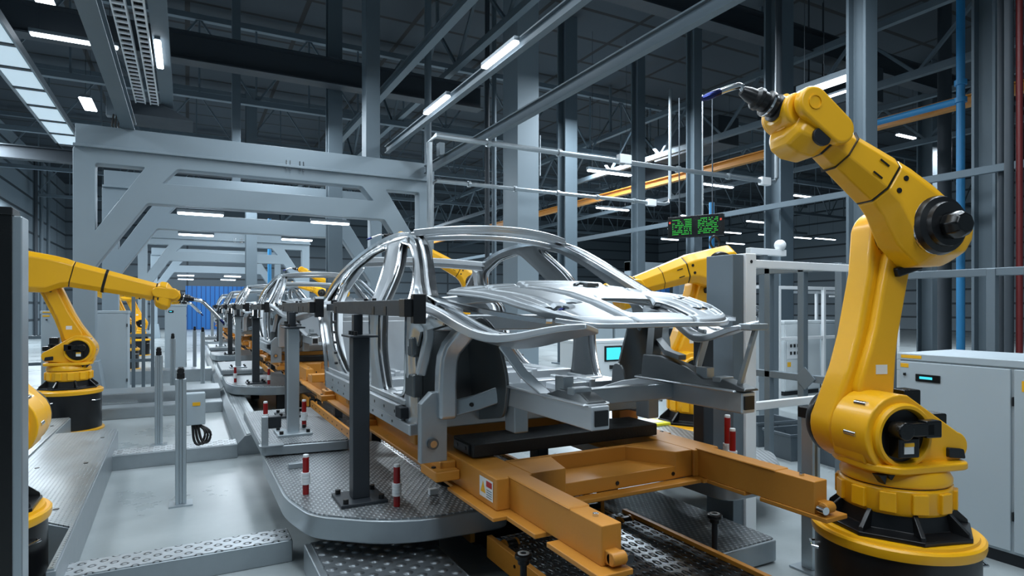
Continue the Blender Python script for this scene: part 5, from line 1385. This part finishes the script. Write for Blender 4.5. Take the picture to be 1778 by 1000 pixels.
a, b = at(1362, 570, Y=7.8), at(1424, 570, Y=7.8)
c = cabinet('white control cabinet with sockets behind the fence at right', a.x, b.x, 7.8, 8.4, 1.42, '-y', 'cabw', False)
m = MB()
for i in range(4):
    for j in range(2): m.box(a.x+.12+.1*i, a.x+.17+.1*i, 7.76, 7.785, .78+.14*j, .84+.14*j)
m.each('socket', M['black'], c)
MB().box(a.x+.06, a.x+.56, 7.77, 7.782, .70, 1.02).build('socket_plate', M['white'], c)
MB().box(a.x+.06, a.x+.16, 7.779, 7.785, .55, .64).build('sticker', M['label'], c)
MB().box(a.x+.42, a.x+.52, 7.74, 7.785, 1.1, 1.24).build('switch', M['black'], c, bevel=.006)
a, b = at(1428, 570, Y=8.2), at(1472, 570, Y=8.2); cabinet('grey cabinet next to the white one with sockets', a.x, b.x, 8.2, 8.9, 1.40, '-y', 'cab', False)
a, b = at(1346, 570, Y=8.0), at(1361, 570, Y=8.0); cabinet('narrow grey cabinet left of the white one with sockets', a.x-.25, a.x+.1, 8.5, 9.0, 1.38, '-y', 'cab', False)
a, b = at(1026, 600, Y=9.0), at(1098, 600, Y=9.0)
cabinet('white cabinet with a teal screen seen through the front of the car body', a.x, b.x, 9.0, 9.5, 1.08, '-y', 'cabw', False, True)
a, b = at(1098, 600, Y=9.1), at(1150, 600, Y=9.1); cabinet('white cabinet beside the teal screen one, behind the engine bay', a.x+.03, b.x, 9.1, 9.6, 1.08, '-y', 'cabw', False)
a, b = at(1028, 570, Y=11.4), at(1064, 570, Y=11.4); cabinet('tall grey cabinet behind the small fire sign', a.x, b.x, 11.4, 12, 1.9, '-y', 'cab', False)
a, b = at(1066, 570, Y=11.4), at(1100, 570, Y=11.4); cabinet('tall grey cabinet right of the one behind the fire sign', a.x+.02, b.x, 11.4, 12, 1.85, '-y', 'cab', False)
a, b = at(995, 570, Y=10.4), at(1028, 570, Y=10.4); cabinet('low white cabinet left of the teal screen, behind the engine bay', a.x, b.x-.03, 10.4, 10.9, 1.0, '-y', 'cabw', False)
cabinet('grey control cabinet behind the left robot, left one', -3.2, -2.32, 12.0, 12.5, 1.62, '-y', 'cab', True)
cabinet('wide grey control cabinet behind the left robot, right one', -2.28, -.98, 13.4, 13.9, 1.62, '-y', 'cab', True)
a, b = at(286, 570, Y=16.5), at(324, 570, Y=16.5); cabinet('grey cabinet in the aisle in front of the blue curtain', a.x, b.x, 16.5, 17.1, 1.75, '-y', 'cab', True)
cabinet('dark-framed booth with a pale teal window behind the lower arm of the drum robot', -4.4, -3.25, 12.6, 13.2, 2.0, '-y', 'fence', False, True)
# fire sign on a board
p = at(1015, 582, Y=10.2); t = thing('fire_sign', 'small white fire sign with red symbols behind the car body', 'sign', p)
MB().box(p.x-.13, p.x+.13, 10.2, 10.22, p.z-.24, p.z+.24).build('board', M['paper'], t)
MB().box(p.x-.08, p.x+.08, 10.194, 10.2, p.z-.19, p.z-.03).build('red_square', M['warnred'], t)
MB().prism(ell(p.x, p.z+.1, .075, .075, 20), lambda u, v, w: (u, w, v), 10.194, 10.2).build('red_circle', M['warnred'], t)
MB().prism([(p.x-.02, p.z+.06),(p.x+.03, p.z+.06),(p.x+.02, p.z+.12),(p.x, p.z+.15),(p.x-.02, p.z+.1)], lambda u, v, w: (u, w, v), 10.188, 10.194).build('flame_symbol', M['panelblk'], t)
MB().box(p.x-.03, p.x+.03, 10.22, 10.26, 0, p.z+.24).build('sign_post', M['fence'], t)
p = at(1214, 605, Y=7.0); t = thing('prohibition_sign', 'small round prohibition sign behind the dark post right of the bonnet', 'sign', p)
MB().box(p.x-.12, p.x+.12, 7.0, 7.02, p.z-.16, p.z+.14).build('board', M['paper'], t)
MB().lathe([(.095,0),(.095,.006),(.07,.006),(.07,0)], (p.x, 6.994, p.z), (0,1,0), 28).build('red_ring', M['warnred'], t)
MB().obox((p.x, 6.993, p.z), (.16,.006,.02), (1,0,-1)).build('red_slash', M['warnred'], t)
MB().box(p.x-.02, p.x+.02, 7.02, 7.06, 0, p.z+.1).build('sign_post', M['fence'], t)

# ------------------------------------------------------------------ grey totes
def tote(px, py, rz, label, first=[None]):
    p = at(px, py, z=0)
    if first[0] is None:
        t = thing('storage_tote', label, 'tote', p, rz, group='grey plastic totes')
        m = MB(local=True); a, b, h = .31, .21, .30; w = .012
        def ring(s, z): return [(-a*s, -b*s, z), (a*s, -b*s, z), (a*s, b*s, z), (-a*s, b*s, z)]
        rs = [ring(.93, 0), ring(.985, h-.035), ring(1.03, h-.03), ring(1.03, h), ring(.955, h), ring(.955, h-.03), ring(.90, .015)]
        m.rings(rs); m.build('shell', M['bin'], t, bevel=.006)
        m = MB(local=True)
        for x in (-.2, 0, .2):
            for s in (-1, 1): m.box(x-.006, x+.006, s*b*.96-.012, s*b*.96+.012, .02, h-.04)
        m.each('rib', M['bin'], t)
        MB(local=True).box(-.08, .02, -b*.965-.006, -b*.965, .07, .12).build('sticker', M['label'], t, label='yellow label')
        first[0] = t; return t
    return dup(first[0], label=label, rz=rz, loc=p)
tote(1330, 768, -.15, 'grey plastic tote nearest the white fence post')
tote(1386, 791, -.15, 'grey plastic tote with a yellow label behind the right sensor post')
tote(1484, 808, -.15, 'grey plastic tote beside the shoulder of the front robot')
tote(1452, 748, -.15, 'grey plastic tote in the back row behind the right sensor post')

# ------------------------------------------------------------------ bare bodies parked far behind the fence at right
far = dup(car1, loc=(14.2, 17.5, .93), rz=1.2, label='distant bare car body behind the fence, left one')
dup(car1, loc=(18.6, 18.4, .93), rz=1.2, label='distant bare car body behind the fence, right one')
for i, (x, y) in enumerate(((14.2, 17.5), (18.6, 18.4))):
    o = MB().box(x-1.6, x+1.6, y-.8, y+.8, 0, .92).build('body_trestle', M['steeld'], bevel=.02); tag(o, ('dark trestle under the distant car body, left one', 'dark trestle under the distant car body, right one')[i], 'trestle')
# ------------------------------------------------------------------ light
w = bpy.data.worlds.new('hall_ambience'); scene.world = w; w.use_nodes = True
bg = w.node_tree.nodes['Background']; bg.inputs[0].default_value = (.50, .68, .82, 1); bg.inputs[1].default_value = .27
def area(x, y, z, sx, sy, power, col=(.82, .92, 1.0), rot=(0, 0, 0)):  # area lights added to light the hall; no fixtures belong to them
    l = bpy.data.lights.new('overhead_fill', 'AREA'); l.shape = 'RECTANGLE'; l.size = sx; l.size_y = sy; l.energy = power; l.color = col
    o = bpy.data.objects.new('overhead_fill', l); COL.objects.link(o); o.location = (x, y, z); o.rotation_euler = rot; return o
area(2.1, 2.6, 6.2, 1.6, 5.0, 190)
area(.1, 4.0, 6.0, .8, 5.0, 150)
area(4.9, 3.2, 6.0, .8, 4.5, 200)
area(7.5, 5.0, 7.0, .8, 6.0, 420)
area(1.4, -1.6, 5.2, 1.2, 3.0, 150)  # added front fill for the near side of the front robot
area(-3.6, 5.0, 5.6, .8, 5.0, 140)
for (x, y, z, p) in ((2.0, 10.2, 6.6, 170), (2.0, 15.0, 6.2, 200), (2.0, 20.5, 6.2, 300), (2.0, 24.5, 6.2, 300), (2.0, 33, 6.2, 500), (9.5, 12.0, 7.2, 700), (14, 18, 7.2, 1000), (8.5, 26, 7.2, 1000), (18, 26, 7.2, 1200), (24, 12, 7.2, 1000), (-5.2, 12, 6.6, 420), (-5.4, 22, 6.6, 900), (-5.4, 34, 6.6, 1200), (28, 36, 7.2, 1500), (12, 40, 7.2, 1500), (1, 44, 7.2, 900)):
    area(x, y, z, 1.0, 4.0, p)  # added along the line, far hall and left wall for brightness
scene.view_settings.view_transform = 'Standard'
scene.view_settings.look = 'None'
scene.view_settings.gamma = 1.0
scene.view_settings.use_curve_mapping = False
scene.view_settings.exposure = -0.14
